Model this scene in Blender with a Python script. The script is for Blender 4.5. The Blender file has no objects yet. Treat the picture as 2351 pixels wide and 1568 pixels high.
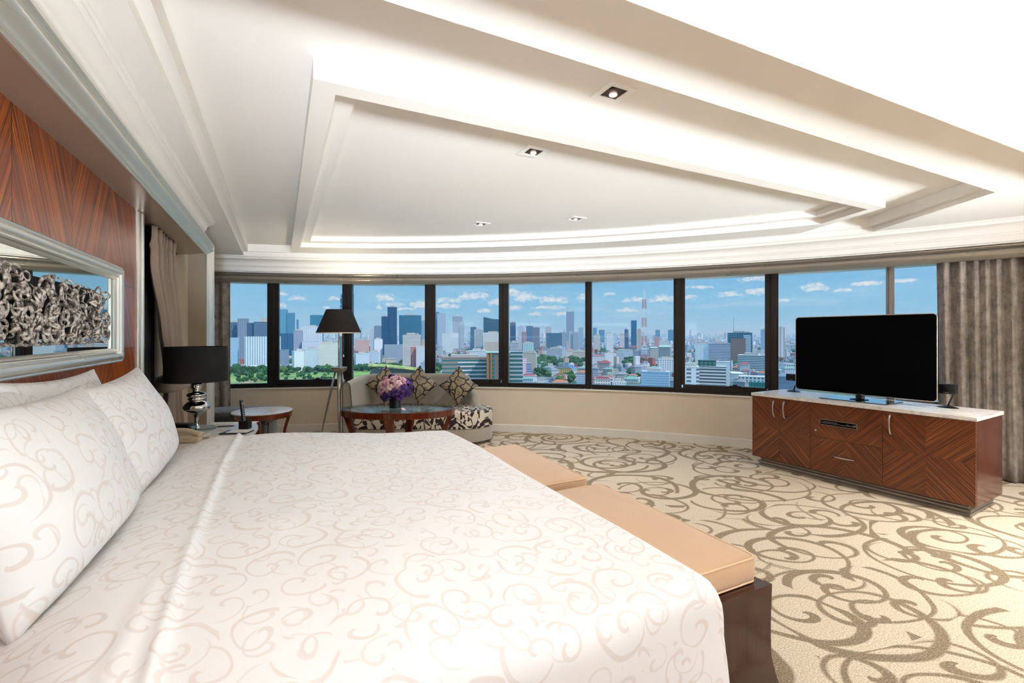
import bpy, bmesh, math, random
from mathutils import Vector, Matrix, noise
from mathutils.geometry import tessellate_polygon
scene = bpy.context.scene
COL = scene.collection
PI = math.pi
HAZE = 0.00010
rnd = random.Random(7)

# ------------------------------------------------------------------ camera
FPX, CX, CY, EYE = 1070.0, 1175.5, 768.0, 1.45
TH = math.atan2(532.5, FPX)
FW = Vector((math.sin(TH), math.cos(TH), 0)); RT = Vector((math.cos(TH), -math.sin(TH), 0))
cam_d = bpy.data.cameras.new('camera'); cam = bpy.data.objects.new('camera', cam_d); COL.objects.link(cam)
cam.location = (0, 0, EYE); cam.rotation_euler = (PI / 2, 0, -TH)
cam_d.sensor_width = 36.0; cam_d.lens = 36.0 * FPX / 2351; cam_d.shift_y = -(784 - CY) / 2351
cam_d.clip_start = 0.05; cam_d.clip_end = 90000
scene.camera = cam
scene.view_settings.view_transform = 'Standard'; scene.view_settings.look = 'None'
scene.view_settings.exposure = 0.12; scene.view_settings.gamma = 1.0
scene.view_settings.use_curve_mapping = False
scene.cycles.max_bounces = 8; scene.cycles.diffuse_bounces = 5; scene.cycles.glossy_bounces = 4
scene.cycles.transparent_max_bounces = 12; scene.cycles.sample_clamp_indirect = 30.0
scene.cycles.use_denoising = True; scene.cycles.use_light_tree = False
scene.cycles.use_adaptive_sampling = True; scene.cycles.adaptive_threshold = .035; scene.cycles.adaptive_min_samples = 16

# ------------------------------------------------------------------ node helper
def srgb(h):
    if isinstance(h, str):
        c = [int(h[i:i + 2], 16) / 255 for i in (0, 2, 4)]
    else:
        c = [v / 255 for v in h]
    return tuple((v / 12.92 if v <= .04045 else ((v + .055) / 1.055) ** 2.4) for v in c) + (1,)

class NT:
    def __init__(s, tree): s.t = tree; s.n = tree.nodes; s.l = tree.links
    def new(s, typ, **kw):
        n = s.n.new(typ)
        for k, v in kw.items(): setattr(n, k, v)
        return n
    def put(s, sock, v):
        if v is None: return
        if isinstance(v, bpy.types.NodeSocket): s.l.new(v, sock)
        else:
            try: sock.default_value = v
            except Exception:
                sock.default_value = v[:3] if hasattr(v, '__len__') else (v, v, v)
    def m(s, op, a, b=None, c=None, clamp=False):
        n = s.new('ShaderNodeMath', operation=op, use_clamp=clamp)
        s.put(n.inputs[0], a); s.put(n.inputs[1], b); s.put(n.inputs[2], c)
        return n.outputs[0]
    def vm(s, op, a, b=None, scale=None):
        n = s.new('ShaderNodeVectorMath', operation=op)
        s.put(n.inputs[0], a); s.put(n.inputs[1], b)
        if scale is not None: s.put(n.inputs['Scale'], scale)
        return n.outputs['Value'] if op in ('LENGTH', 'DOT_PRODUCT', 'DISTANCE') else n.outputs[0]
    def sep(s, v):
        n = s.new('ShaderNodeSeparateXYZ'); s.put(n.inputs[0], v); return n.outputs
    def comb(s, x=0., y=0., z=0.):
        n = s.new('ShaderNodeCombineXYZ'); s.put(n.inputs[0], x); s.put(n.inputs[1], y); s.put(n.inputs[2], z); return n.outputs[0]
    def mix(s, f, a, b, blend='MIX'):
        n = s.new('ShaderNodeMix', data_type='RGBA', blend_type=blend)
        s.put(n.inputs[0], f); s.put(n.inputs[6], a); s.put(n.inputs[7], b); return n.outputs[2]
    def noise(s, v, scale=5., detail=3., rough=.5, dist=0.):
        n = s.new('ShaderNodeTexNoise'); s.put(n.inputs['Vector'], v)
        n.inputs['Scale'].default_value = scale; n.inputs['Detail'].default_value = detail
        n.inputs['Roughness'].default_value = rough; n.inputs['Distortion'].default_value = dist
        return n.outputs['Fac']
    def step(s, x, lo, hi, a=0., b=1.):
        n = s.new('ShaderNodeMapRange', interpolation_type='SMOOTHSTEP')
        s.put(n.inputs[0], x); s.put(n.inputs[1], lo); s.put(n.inputs[2], hi); s.put(n.inputs[3], a); s.put(n.inputs[4], b)
        return n.outputs[0]
    def coord(s, which='Object'): return s.new('ShaderNodeTexCoord').outputs[which]

MATS = {}
def mat(name, color=(.8, .8, .8, 1), rough=.5, metal=0., spec=.5, coat=0., fn=None, **kw):
    if name in MATS: return MATS[name]
    m = bpy.data.materials.new(name); m.use_nodes = True; t = NT(m.node_tree)
    b = m.node_tree.nodes['Principled BSDF']
    b.inputs['Base Color'].default_value = color; b.inputs['Roughness'].default_value = rough
    b.inputs['Metallic'].default_value = metal; b.inputs['Specular IOR Level'].default_value = spec
    b.inputs['Coat Weight'].default_value = coat
    for k, v in kw.items(): b.inputs[k].default_value = v
    m.diffuse_color = color
    if fn:
        r = fn(t, b)
        if r is not None: t.put(b.inputs['Base Color'], r)
    MATS[name] = m
    return m
def bump(t, b, h, strength=.2, dist=.01):
    n = t.new('ShaderNodeBump'); n.inputs['Strength'].default_value = strength; n.inputs['Distance'].default_value = dist
    t.put(n.inputs['Height'], h); t.put(b.inputs['Normal'], n.outputs[0])

# ------------------------------------------------------------------ sky (world)
def pdir(px, py):
    return (FW + RT * ((px - CX) / FPX) + Vector((0, 0, 1)) * ((CY - py) / FPX)).normalized()
w = bpy.data.worlds.new('sky'); scene.world = w; w.use_nodes = True
t = NT(w.node_tree); bg = w.node_tree.nodes['Background']
D = t.vm('NORMALIZE', t.coord('Generated'))
sx, sy, sz = t.sep(D)
el = t.m('ARCSINE', sz)
az = t.m('ARCTAN2', sx, sy)
ramp = t.new('ShaderNodeValToRGB'); t.put(ramp.inputs[0], t.step(el, -.02, .55, 0, 1))
ramp.color_ramp.interpolation = 'EASE'
e = ramp.color_ramp.elements
e[0].position = 0.0; e[0].color = srgb('7ab6d6'); e[1].position = 1; e[1].color = srgb('3f86c6')
for p, c in ((.012, '84bfdd'), (.05, '79bce2'), (.16, '66b2e2')):
    x = e.new(p); x.color = srgb(c)
sky = ramp.outputs[0]
# soft veil of high cloud
cv = t.comb(t.m('MULTIPLY', az, 2.2), t.m('MULTIPLY', el, 16.), 3.1)
veil = t.noise(cv, 2.4, 6, .62, .4)
sky = t.mix(t.step(veil, .47, .80, 0, .42), sky, srgb('cfe3ef'))
# cumulus banks: noise stretched along the horizon, billowed by finer noise
wob = t.m('SUBTRACT', t.noise(t.comb(t.m('MULTIPLY', az, 20.), t.m('MULTIPLY', el, 34.), 0.), 1.6, 7, .62), .5)
CL = [(886, 685, 22, 11), (905, 700, 26, 7), (962, 700, 22, 9), (930, 709, 20, 5), (680, 685, 22, 7), (650, 675, 14, 6), (764, 686, 15, 6),
      (646, 701, 12, 6), (748, 706, 10, 5), (1090, 681, 34, 11), (1030, 690, 26, 9), (1142, 695, 20, 10), (1025, 703, 30, 7),
      (1205, 683, 26, 13), (1175, 672, 16, 12), (1270, 690, 36, 10), (1228, 721, 16, 6), (1290, 721, 16, 6), (1340, 684, 14, 8), (1185, 707, 16, 7),
      (1440, 690, 12, 5), (1462, 688, 16, 7), (1520, 686, 30, 11), (1440, 713, 24, 7), (1582, 682, 18, 8),
      (1680, 676, 34, 9), (1735, 671, 30, 9), (1735, 640, 34, 9), (1790, 690, 22, 5), (1870, 660, 34, 12), (1935, 667, 24, 5), (1990, 652, 36, 7),
      (2070, 645, 32, 6), (1600, 660, 34, 5), (870, 706, 8, 6), (1110, 714, 16, 7), (1255, 706, 40, 5), (1400, 676, 16, 6)]
cloud = None
for (px, py, rx, ry) in CL:
    d = pdir(px, py); a0 = math.atan2(d.x, d.y); e0 = math.asin(d.z)
    k = FPX * math.cos(a0 - TH) ** -2
    dx = t.m('MULTIPLY', t.m('SUBTRACT', az, a0), k / (rx * 1.1)); dy = t.m('MULTIPLY', t.m('SUBTRACT', el, e0), FPX / (math.cos(a0 - TH) * ry * 1.1))
    v = t.m('SUBTRACT', 1.0, t.m('MULTIPLY_ADD', dx, dx, t.m('MULTIPLY', dy, dy)))
    # flat bases: cut the lower half
    v = t.m('MINIMUM', v, t.m('MULTIPLY_ADD', dy, 1.6, 1.1))
    cloud = v if cloud is None else t.m('MAXIMUM', cloud, v)
wob2 = t.m('SUBTRACT', t.noise(t.comb(t.m('MULTIPLY', az, 60.), t.m('MULTIPLY', el, 90.), 5.), 1.6, 6, .6), .5)
cf = t.m('ADD', t.m('MAXIMUM', cloud, -2.2), t.m('MULTIPLY_ADD', wob, 2.6, t.m('MULTIPLY', wob2, 2.2)))
up = t.step(el, .17, .3, 0, 1)
cf = t.m('MAXIMUM', cf, t.m('MULTIPLY', up, t.m('MULTIPLY', t.m('SUBTRACT', t.noise(t.comb(t.m('MULTIPLY', az, 3.), t.m('MULTIPLY', el, 6.), 9.), 1.5, 6), .5), 5.)))
shade = t.mix(t.step(wob2, -.25, .25), srgb('bdd6e8'), srgb('f6f4f2'))
sky = t.mix(t.step(cf, -.35, 1.1, 0, .9), sky, shade)
below = t.step(el, -.03, -.012, 1, 0)
sky = t.mix(below, sky, srgb('7f9a9c'))
# sky gain added above the visible band to brighten the room
sky = t.vm('SCALE', sky, scale=t.step(el, .22, .6, 1., 2.4))
t.put(bg.inputs[0], sky); bg.inputs[1].default_value = 0.92

w.cycles.sampling_method = 'MANUAL'; w.cycles.sample_map_resolution = 256
# ------------------------------------------------------------------ lights
def light(name, kind, loc, energy, color=(1, 1, 1), target=None, **kw):
    d = bpy.data.lights.new(name, kind); d.energy = energy; d.color = color
    for k, v in kw.items(): setattr(d, k, v)
    o = bpy.data.objects.new(name, d); COL.objects.link(o); o.location = loc
    if target is not None: o.rotation_euler = (Vector(target) - Vector(loc)).to_track_quat('-Z', 'Y').to_euler()
    return o
sun = light('sun', 'SUN', (0, 0, 60), 2.6, (1, .95, .87), angle=.009)
sun.rotation_euler = Vector((-.32, .62, -.72)).to_track_quat('-Z', 'Y').to_euler()
# unseen area fill lights added at the windows behind the camera
light('rear_fill_light', 'AREA', (2.6, -6.1, 1.4), 20, (1, .99, .98), (2.6, 2, 2.2), shape='RECTANGLE', size=5.6, size_y=1.7)
light('side_fill_light', 'AREA', (6.75, -3.4, 1.5), 130, (.97, .985, 1), (-.9, 1.6, 1.35), shape='RECTANGLE', size=3.4, size_y=1.5)  # side fill added to brighten the wood wall, drapes and pillows
# unseen fill lights added far behind the camera to brighten the ceiling
UPC = (.84, .93, 1.)
light('ceiling_fill_light', 'AREA', (-.2, -4.3, .75), 54, UPC, (.15, -4.3 + 2.7, 1.75), shape='DISK', size=.8, spread=.68)
light('ceiling_fill_light', 'AREA', (2.6, -4.5, .75), 44, UPC, (2.6, -4.5 + 2.7, 1.75), shape='DISK', size=.8, spread=.68)
light('ceiling_fill_light', 'AREA', (5.4, -4.0, .75), 42, UPC, (5.1, -4.0 + 2.6, 1.75), shape='DISK', size=.8, spread=.68)
# unseen fill lights added overhead to brighten bed and carpet
for lx_, ly_, lp_ in ((.0, .95, 1.6), (.9, .75, 1.2), (2.4, -.8, 4), (4.4, -.4, 38), (4.9, .7, 26)):
    light('overhead_fill_light', 'AREA', (lx_, ly_, 2.40), lp_, (1, .97, .93), (lx_, ly_, 0), shape='DISK', size=.25, spread=2.0)
# ------------------------------------------------------------------ object helpers
NOFIX = set()
def obj(name, bm, m=None, parent=None, smooth=False, label=None):
    me = bpy.data.meshes.new(name)
    if isinstance(bm, tuple): me.from_pydata(bm[0], [], bm[1])
    else:
        if id(bm) not in NOFIX: bmesh.ops.recalc_face_normals(bm, faces=bm.faces)
        NOFIX.discard(id(bm))
        bm.to_mesh(me); bm.free()
    o = bpy.data.objects.new(name, me); COL.objects.link(o)
    if m is not None:
        for mm in (m if isinstance(m, (list, tuple)) else [m]): me.materials.append(mm)
    if parent is not None: o.parent = parent
    if smooth:
        for p in me.polygons: p.use_smooth = True
        if smooth is not True: me.set_sharp_from_angle(angle=smooth)
    if label: o['label'] = label
    return o
def thing(name, label, cat, loc=(0, 0, 0), rz=0., group=None):
    o = bpy.data.objects.new(name, None); COL.objects.link(o); o.empty_display_size = .1
    o.location = loc; o.rotation_euler = (0, 0, rz)
    return tag(o, label, cat, group)
def tag(o, label, cat, group=None, kind=None):
    if label: o['label'] = label
    if cat: o['category'] = cat
    if group: o['group'] = group
    if kind: o['kind'] = kind
    return o
def struct(o, label=None):
    o['kind'] = 'structure'
    if label: o['label'] = label
    return o
def copy_tree(o, parent=None):
    c = o.copy(); COL.objects.link(c)
    if parent is not None: c.parent = parent; c.matrix_parent_inverse = o.matrix_parent_inverse
    for ch in list(o.children): copy_tree(ch, c)
    return c
def B():
    b = bmesh.new(); NOFIX.discard(id(b)); return b
def box(bm, x0, x1, y0, y1, z0, z1, M=None, bev=0., seg=2, mi=0):
    r = bmesh.ops.create_cube(bm, size=1.)
    vs = r['verts']
    S = Matrix.Translation(((x0 + x1) / 2, (y0 + y1) / 2, (z0 + z1) / 2)) @ Matrix.Diagonal((abs(x1 - x0), abs(y1 - y0), abs(z1 - z0), 1))
    bmesh.ops.transform(bm, matrix=S, verts=vs)
    fs = list({f for v in vs for f in v.link_faces})
    if bev > 0:
        es = list({e for v in vs for e in v.link_edges})
        rr = bmesh.ops.bevel(bm, geom=es, offset=bev, segments=seg, affect='EDGES', profile=.5)
        vs = list({v for f in rr['faces'] for v in f.verts} | {v for v in vs if v.is_valid})
        fs = list({f for v in vs for f in v.link_faces})
    if mi:
        for f in fs: f.material_index = mi
    if M is not None: bmesh.ops.transform(bm, matrix=M, verts=vs)
    return vs
def lathe(bm, prof, n=32, M=None, cap=True, sx=1., sy=1.):
    rings = []
    for (r, z) in prof:
        rings.append([bm.verts.new((r * math.cos(2 * PI * k / n) * sx, r * math.sin(2 * PI * k / n) * sy, z)) for k in range(n)])
    for a, b in zip(rings, rings[1:]):
        for k in range(n): bm.faces.new((a[k], a[(k + 1) % n], b[(k + 1) % n], b[k]))
    if cap:
        if prof[0][0] > 1e-5: bm.faces.new(rings[0][::-1])
        if prof[-1][0] > 1e-5: bm.faces.new(rings[-1])
    vs = [v for r in rings for v in r]
    if M is not None: bmesh.ops.transform(bm, matrix=M, verts=vs)
    return vs
def tube(bm, pts, rad, n=8, flat=None, up=None, cap=True):
    pts = [Vector(p) for p in pts]; rings = []; N = len(pts); prev = None
    for i, p in enumerate(pts):
        tg = (pts[min(i + 1, N - 1)] - pts[max(i - 1, 0)])
        tg = tg.normalized() if tg.length > 1e-9 else Vector((0, 0, 1))
        u = Vector(up) if up is not None else (prev if prev is not None else (Vector((0, 0, 1)) if abs(tg.z) < .9 else Vector((1, 0, 0))))
        a = tg.cross(u)
        if a.length < 1e-6: a = tg.orthogonal()
        a.normalize(); b = a.cross(tg).normalized(); prev = b
        r = rad[i] if isinstance(rad, (list, tuple)) else rad
        fl = 1. if flat is None else (flat[i] if isinstance(flat, (list, tuple)) else flat)
        rings.append([bm.verts.new(p + a * (r * math.cos(2 * PI * k / n)) + b * (r * fl * math.sin(2 * PI * k / n))) for k in range(n)])
    for q, s_ in zip(rings, rings[1:]):
        for k in range(n): bm.faces.new((q[k], q[(k + 1) % n], s_[(k + 1) % n], s_[k]))
    if cap: bm.faces.new(rings[0][::-1]); bm.faces.new(rings[-1])
    return [v for r in rings for v in r]
def grid(bm, f, nu, nv, closeu=False, uvf=None):
    vs = [[bm.verts.new(f(i / nu, j / nv)) for j in range(nv + 1)] for i in range(nu + (0 if closeu else 1))]
    uvl = bm.loops.layers.uv.verify() if uvf else None
    for i in range(nu):
        for j in range(nv):
            i2 = (i + 1) % len(vs)
            fc = bm.faces.new((vs[i][j], vs[i2][j], vs[i2][j + 1], vs[i][j + 1]))
            if uvf:
                for lp, (a, b) in zip(fc.loops, ((i, j), (i + 1, j), (i + 1, j + 1), (i, j + 1))): lp[uvl].uv = uvf(a / nu, b / nv)
    return vs
def prism(bm, poly, z0, z1, holes=()):
    loops = [poly] + list(holes)
    tris = tessellate_polygon([[Vector((x, y, 0)) for x, y in l] for l in loops])
    flat = [p for l in loops for p in l]
    b = [bm.verts.new((x, y, z0)) for x, y in flat]
    tp = [bm.verts.new((x, y, z1)) for x, y in flat] if z1 is not None else None
    for tr in tris:
        bm.faces.new([b[i] for i in tr])
        if tp: bm.faces.new([tp[i] for i in tr][::-1])
    if tp:
        k = 0
        for l in loops:
            n = len(l)
            for i in range(n): bm.faces.new((b[k + i], b[k + (i + 1) % n], tp[k + (i + 1) % n], tp[k + i]))
            k += n
    return b + (tp or [])
def wallstrip(bm, poly, z0, z1):
    a = [bm.verts.new((x, y, z0)) for x, y in poly]; b = [bm.verts.new((x, y, z1)) for x, y in poly]
    for i in range(len(poly)):
        j = (i + 1) % len(poly); bm.faces.new((a[i], a[j], b[j], b[i]))
AC = Vector((-2.8225, -2.0175))
def arcp(R, az): a = math.radians(az); return (AC.x + R * math.cos(a), AC.y + R * math.sin(a))
def arc_sweep(bm, prof, a0, a1, n=48, closed=True):
    rings = []
    for i in range(n + 1):
        a = a0 + (a1 - a0) * i / n
        rings.append([bm.verts.new((*arcp(R, a), z)) for R, z in prof])
    m_ = len(prof)
    for q, s_ in zip(rings, rings[1:]):
        for k in range(m_ if closed else m_ - 1): bm.faces.new((q[k], q[(k + 1) % m_], s_[(k + 1) % m_], s_[k]))
    if closed: bm.faces.new(rings[0][::-1]); bm.faces.new(rings[-1])
def cw(px, z):      # plan position of a photo column at a given distance
    p = FW * z + RT * ((px - CX) / FPX * z); return p.x, p.y
# ------------------------------------------------------------------ materials
def stripes_wood(t, vec, ang, dark, mid, light_, fscale=60.):
    """veneer grain running along angle ang (socket or float) in the xy plane of vec"""
    x, y, _ = t.sep(vec)
    if isinstance(ang, bpy.types.NodeSocket):
        c, s_ = t.m('COSINE', ang), t.m('SINE', ang)
    else: c, s_ = math.cos(ang), math.sin(ang)
    al = t.m('ADD', t.m('MULTIPLY', x, c), t.m('MULTIPLY', y, s_))
    ac = t.m('SUBTRACT', t.m('MULTIPLY', y, c), t.m('MULTIPLY', x, s_))
    v = t.comb(t.m('MULTIPLY', al, 1.1), t.m('MULTIPLY', ac, fscale), 0.)
    n1 = t.noise(v, 1., 3., .6); v2 = t.comb(t.m('MULTIPLY', al, 1.6), t.m('MULTIPLY', ac, fscale * 3.3), 4.)
    n2 = t.noise(v2, 1., 2., .6)
    col = t.mix(t.step(n1, .36, .66), dark, mid)
    col = t.mix(t.step(n2, .52, .70, 0, .75), col, light_)
    return t.mix(t.step(n2, .30, .42, .5, 0), col, dark)
def f_wallwood(t, b):
    x, y, z = t.sep(t.coord('Object'))
    W = .567; k = t.m('DIVIDE', t.m('SUBTRACT', y, .13), W)
    par = t.m('MODULO', t.m('FLOOR', t.m('ADD', k, 20.)), 2.)
    ang = t.m('MULTIPLY_ADD', par, math.radians(-52), math.radians(116))
    col = stripes_wood(t, t.comb(y, z, 0.), ang, srgb('662808'), srgb('b2541a'), srgb('dc8a34'), 42.)
    fr = t.m('FRACT', t.m('ADD', k, 20.)); seam = t.m('LESS_THAN', t.m('MINIMUM', fr, t.m('SUBTRACT', 1., fr)), .006)
    for zz in (1.36, 1.77): seam = t.m('MAXIMUM', seam, t.m('LESS_THAN', t.m('ABSOLUTE', t.m('SUBTRACT', z, zz)), .003))
    return t.mix(t.m('MULTIPLY', seam, .8), col, srgb('1c0c05'))
def f_cabfront(t, b):
    x, y, z = t.sep(t.coord('Object'))
    px = t.m('MODULO', t.m('FLOOR', t.m('DIVIDE', t.m('ADD', x, 3.05), .305)), 2.)
    pz = t.m('GREATER_THAN', z, .435)
    par = t.m('ABSOLUTE', t.m('SUBTRACT', px, pz))
    ang = t.m('MULTIPLY_ADD', par, math.radians(-90), math.radians(45))
    return stripes_wood(t, t.comb(x, z, 0.), t.m('MULTIPLY', ang, 1.), srgb('4a200c'), srgb('74391a'), srgb('b46e3a'), 70.)
def swirl(t, vec, scale, turns, width, limit, distort=.0, dscale=2., rand=.85, soft=.05, fade=True):
    if distort:
        n = t.new('ShaderNodeTexNoise'); t.put(n.inputs['Vector'], vec); n.inputs['Scale'].default_value = dscale; n.inputs['Detail'].default_value = 1.
        vec = t.vm('ADD', vec, t.vm('SCALE', t.vm('SUBTRACT', n.outputs['Color'], (.5, .5, .5)), scale=distort))
    x, y, _ = t.sep(vec); vec = t.comb(x, y, 0.)
    v = t.new('ShaderNodeTexVoronoi', voronoi_dimensions='2D'); t.put(v.inputs['Vector'], vec)
    v.inputs['Scale'].default_value = scale; v.inputs['Randomness'].default_value = rand
    d = t.vm('SUBTRACT', vec, v.outputs['Position']); dx, dy, _ = t.sep(d)
    r = t.m('MULTIPLY', t.m('SQRT', t.m('MULTIPLY_ADD', dx, dx, t.m('MULTIPLY', dy, dy))), scale)
    cs = t.sep(v.outputs['Color']); sg = t.m('MULTIPLY_ADD', t.m('GREATER_THAN', cs[0], .5), 2., -1.)
    a = t.m('ADD', t.m('MULTIPLY', t.m('DIVIDE', t.m('ARCTAN2', dy, dx), 2 * PI), sg), cs[1])
    ph = t.m('FRACT', t.m('MULTIPLY_ADD', r, turns, a))
    dist = t.m('ABSOLUTE', t.m('SUBTRACT', ph, .5))
    wd = t.m('MULTIPLY_ADD', t.m('SINE', t.m('MULTIPLY', a, 2 * PI)), width * .45, width)
    band = t.step(t.m('SUBTRACT', dist, wd), -soft, soft, 1, 0)
    return t.m('MULTIPLY', band, t.step(r, limit - .03, limit + .03, 1, 0))
def f_carpet(t, b):
    v = t.coord('Object')
    x, y, _ = t.sep(v); xr = t.m('ADD', x, t.m('MULTIPLY', y, .2))
    v2 = t.comb(xr, t.m('MULTIPLY', y, 1.15), 0.)
    m1 = swirl(t, v2, 1.35, 3.6, .10, .66, .12, 1.6, .75, .03)
    m2 = swirl(t, t.vm('ADD', v2, (3.37, 1.71, 0)), 1.05, 3.0, .07, .62, .16, 1.3, .8, .03)
    m3 = swirl(t, t.vm('ADD', v2, (7.7, 5.1, 0)), 2.2, 2.2, .11, .42, .12, 2., .9, .04)
    msk = t.m('MAXIMUM', t.m('MAXIMUM', m1, m2), m3)
    grain = t.noise(v, 130., 3., .75); g2 = t.noise(v, 90., 2., .6)
    brk = t.m('MULTIPLY', msk, t.step(g2, .28, .45, .6, 1.))
    lightc = t.mix(t.step(grain, .35, .65), srgb('b9a78d'), srgb('e6d8c2'))
    darkc = t.mix(t.step(grain, .35, .65), srgb('75654f'), srgb('a5937b'))
    bump(t, b, t.m('ADD', grain, t.m('MULTIPLY', msk, -.3)), .5, .006)
    return t.mix(brk, lightc, darkc)
def f_damask(t, b):
    v = t.coord('UV')
    m1 = swirl(t, v, 7.6, 2.2, .075, .62, .06, 6., .8, .03)
    m2 = swirl(t, t.vm('ADD', v, (5.3, 2.2, 0)), 10., 1.8, .07, .50, .05, 8., .95, .04)
    msk = t.m('MAXIMUM', m1, t.m('MULTIPLY', m2, .8))
    t.put(b.inputs['Roughness'], t.m('MULTIPLY_ADD', msk, .25, .45))
    bump(t, b, t.noise(t.coord('Object'), 5., 3.), .12, .03)
    return t.mix(t.m('MULTIPLY', msk, 1.), srgb('f1efee'), srgb('e4dcd7'))
def f_leaf(t, b):          # beige oak-leaf figure on a near-black ground
    v = t.coord('UV')
    n = t.new('ShaderNodeTexVoronoi', voronoi_dimensions='2D', feature='DISTANCE_TO_EDGE')
    nz = t.new('ShaderNodeTexNoise'); t.put(nz.inputs['Vector'], v); nz.inputs['Scale'].default_value = 9.
    vv = t.vm('ADD', v, t.vm('SCALE', t.vm('SUBTRACT', nz.outputs['Color'], (.5, .5, .5)), scale=.10))
    t.put(n.inputs['Vector'], vv); n.inputs['Scale'].default_value = 9.
    body = t.step(n.outputs['Distance'], .07, .10)
    vein = swirl(t, v, 9., 1.3, .04, .42, .08, 5., .8, .012)
    msk = t.m('MULTIPLY', body, t.m('SUBTRACT', 1., vein))
    return t.mix(msk, srgb('14110e'), t.mix(t.noise(v, 6.), srgb('6e6048'), srgb('a8977a')))
def f_seat(t, b):
    v = t.coord('UV')
    m1 = swirl(t, v, 5.2, 1.3, .24, .64, .16, 5., .9, .02)
    m2 = swirl(t, t.vm('ADD', v, (1.9, 4.4, 0)), 6.5, 1.2, .2, .52, .10, 6., .9, .03)
    msk = t.m('ABSOLUTE', t.m('SUBTRACT', m1, t.m('MULTIPLY', m2, 1.)))
    return t.mix(msk, srgb('d3c7b3'), srgb('2a160e'))
def f_marble(t, b):
    v = t.coord('Object')
    n = t.noise(v, 3.5, 8., .65, 1.6)
    vein = t.step(t.m('ABSOLUTE', t.m('SUBTRACT', n, .5)), 0., .035, 1, 0)
    return t.mix(t.m('MULTIPLY', vein, .45), t.mix(t.noise(v, 9.), srgb('d6d0ca'), srgb('efebe7')), srgb('a4978a'))
def f_velvet(c0, c1, sc=22.):
    def f(t, b):
        v = t.coord('Object'); x, y, z = t.sep(v)
        n = t.noise(t.comb(t.m('MULTIPLY', x, 6.), t.m('MULTIPLY', y, 6.), t.m('MULTIPLY', z, 1.)), sc / 6., 6., .72)
        n2 = t.noise(v, 14., 5., .7)
        return t.mix(t.step(t.m('MULTIPLY', t.m('ADD', n, n2), .5), .36, .62), srgb(c0), srgb(c1))
    return f
def f_cloth(c0, c1, sc=300.):
    def f(t, b):
        n = t.noise(t.coord('Object'), sc, 2.); n2 = t.noise(t.coord('Object'), 5., 3.)
        bump(t, b, n, .15, .002)
        return t.mix(t.m('MULTIPLY_ADD', n2, .4, t.m('MULTIPLY', n, .6)), srgb(c0), srgb(c1))
    return f
def f_brushed(c0, c1):
    def f(t, b):
        n = t.noise(t.vm('MULTIPLY', t.coord('Object'), (3., 1., 3.)), 1., 3.)
        t.put(b.inputs['Roughness'], t.m('MULTIPLY_ADD', n, .15, .22))
        return t.mix(n, srgb(c0), srgb(c1))
    return f
def f_plaster(c):
    def f(t, b):
        n = t.noise(t.coord('Object'), 120., 4., .6); bump(t, b, n, .06, .004)
        return t.mix(t.noise(t.coord('Object'), 1.2, 2.), srgb(c), tuple(v * .97 for v in srgb(c)[:3]) + (1,))
    return f
M = {}
M['white'] = mat('white_plaster', rough=.6, spec=.25, fn=f_plaster('f3efea'))
M['cream'] = mat('cream_wallcovering', rough=.8, spec=.2, fn=f_cloth('dacbb6', 'e4d6c2', 260.))
M['taupewall'] = mat('taupe_wallcovering', rough=.8, spec=.2, fn=f_cloth('a79781', 'b3a48e', 260.))
M['skirt'] = mat('white_skirting_paint', srgb('e4dfd6'), .4)
M['soffit'] = mat('bronze_lacquer', srgb('ab9886'), .28, .35)
M['silver'] = mat('silver_leaf', rough=.3, metal=.65, fn=f_brushed('dddbd2', 'e8e6de'))
M['railmetal'] = mat('pewter_moulding', rough=.32, metal=.45, fn=f_brushed('91887c', '9e9589'))
M['wallwood'] = mat('rosewood_veneer', rough=.3, coat=.12, fn=f_wallwood)
M['cabwood'] = mat('chevron_veneer', rough=.3, coat=.2, fn=f_cabfront)
M['darkwood'] = mat('dark_mahogany', rough=.22, coat=.15, fn=lambda t, b: stripes_wood(t, t.comb(*[t.sep(t.coord('Object'))[i] for i in (2, 0)], 0.), 0., srgb('2a0f06'), srgb('3d170a'), srgb('4f2010'), 60.))
M['sidewood'] = mat('red_brown_side_veneer', rough=.2, coat=.15, fn=lambda t, b: stripes_wood(t, t.comb(*[t.sep(t.coord('Object'))[i] for i in (2, 1)], 0.), 0., srgb('3f150a'), srgb('562010'), srgb('6a2c18'), 60.))
M['redwood'] = mat('polished_cherry', rough=.2, coat=.4, fn=lambda t, b: stripes_wood(t, t.comb(*[t.sep(t.coord('Object'))[i] for i in (2, 0)], 0.), 0., srgb('4a1a08'), srgb('6e2a10'), srgb('8a3d1a'), 60.))
M['carpet'] = mat('swirl_carpet', rough=.95, spec=.1, fn=f_carpet)
M['damask'] = mat('white_damask', rough=.5, spec=.3, fn=f_damask)
M['sheet'] = mat('white_sheet', srgb('f0eeec'), .55, spec=.25)
M['leafcloth'] = mat('oak_leaf_brocade', rough=.5, fn=f_leaf)
M['seatcloth'] = mat('baroque_seat_cloth', rough=.7, fn=f_seat)
M['marble'] = mat('pale_marble', rough=.28, coat=.0, fn=f_marble)
M['velvet'] = mat('grey_brown_velvet', rough=.75, fn=f_velvet('6b6259', 'a2968b'), **{'Sheen Weight': .4})
M['drape'] = mat('taupe_satin_drape', rough=.55, fn=f_cloth('8f7a68', '9c8776'), **{'Sheen Weight': .2})
M['darksheer'] = mat('dark_blackout_cloth', srgb('2c2825'), .8)
M['sofacloth'] = mat('grey_sofa_velour', rough=.85, fn=f_cloth('988e7f', 'aea392'), **{'Sheen Weight': .5})
M['piping'] = mat('dark_piping', srgb('4a4038'), .7)
M['benchcloth'] = mat('peach_bench_velvet', rough=.8, fn=f_cloth('c79f7a', 'd4ae88', 200.), **{'Sheen Weight': .4})
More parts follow.
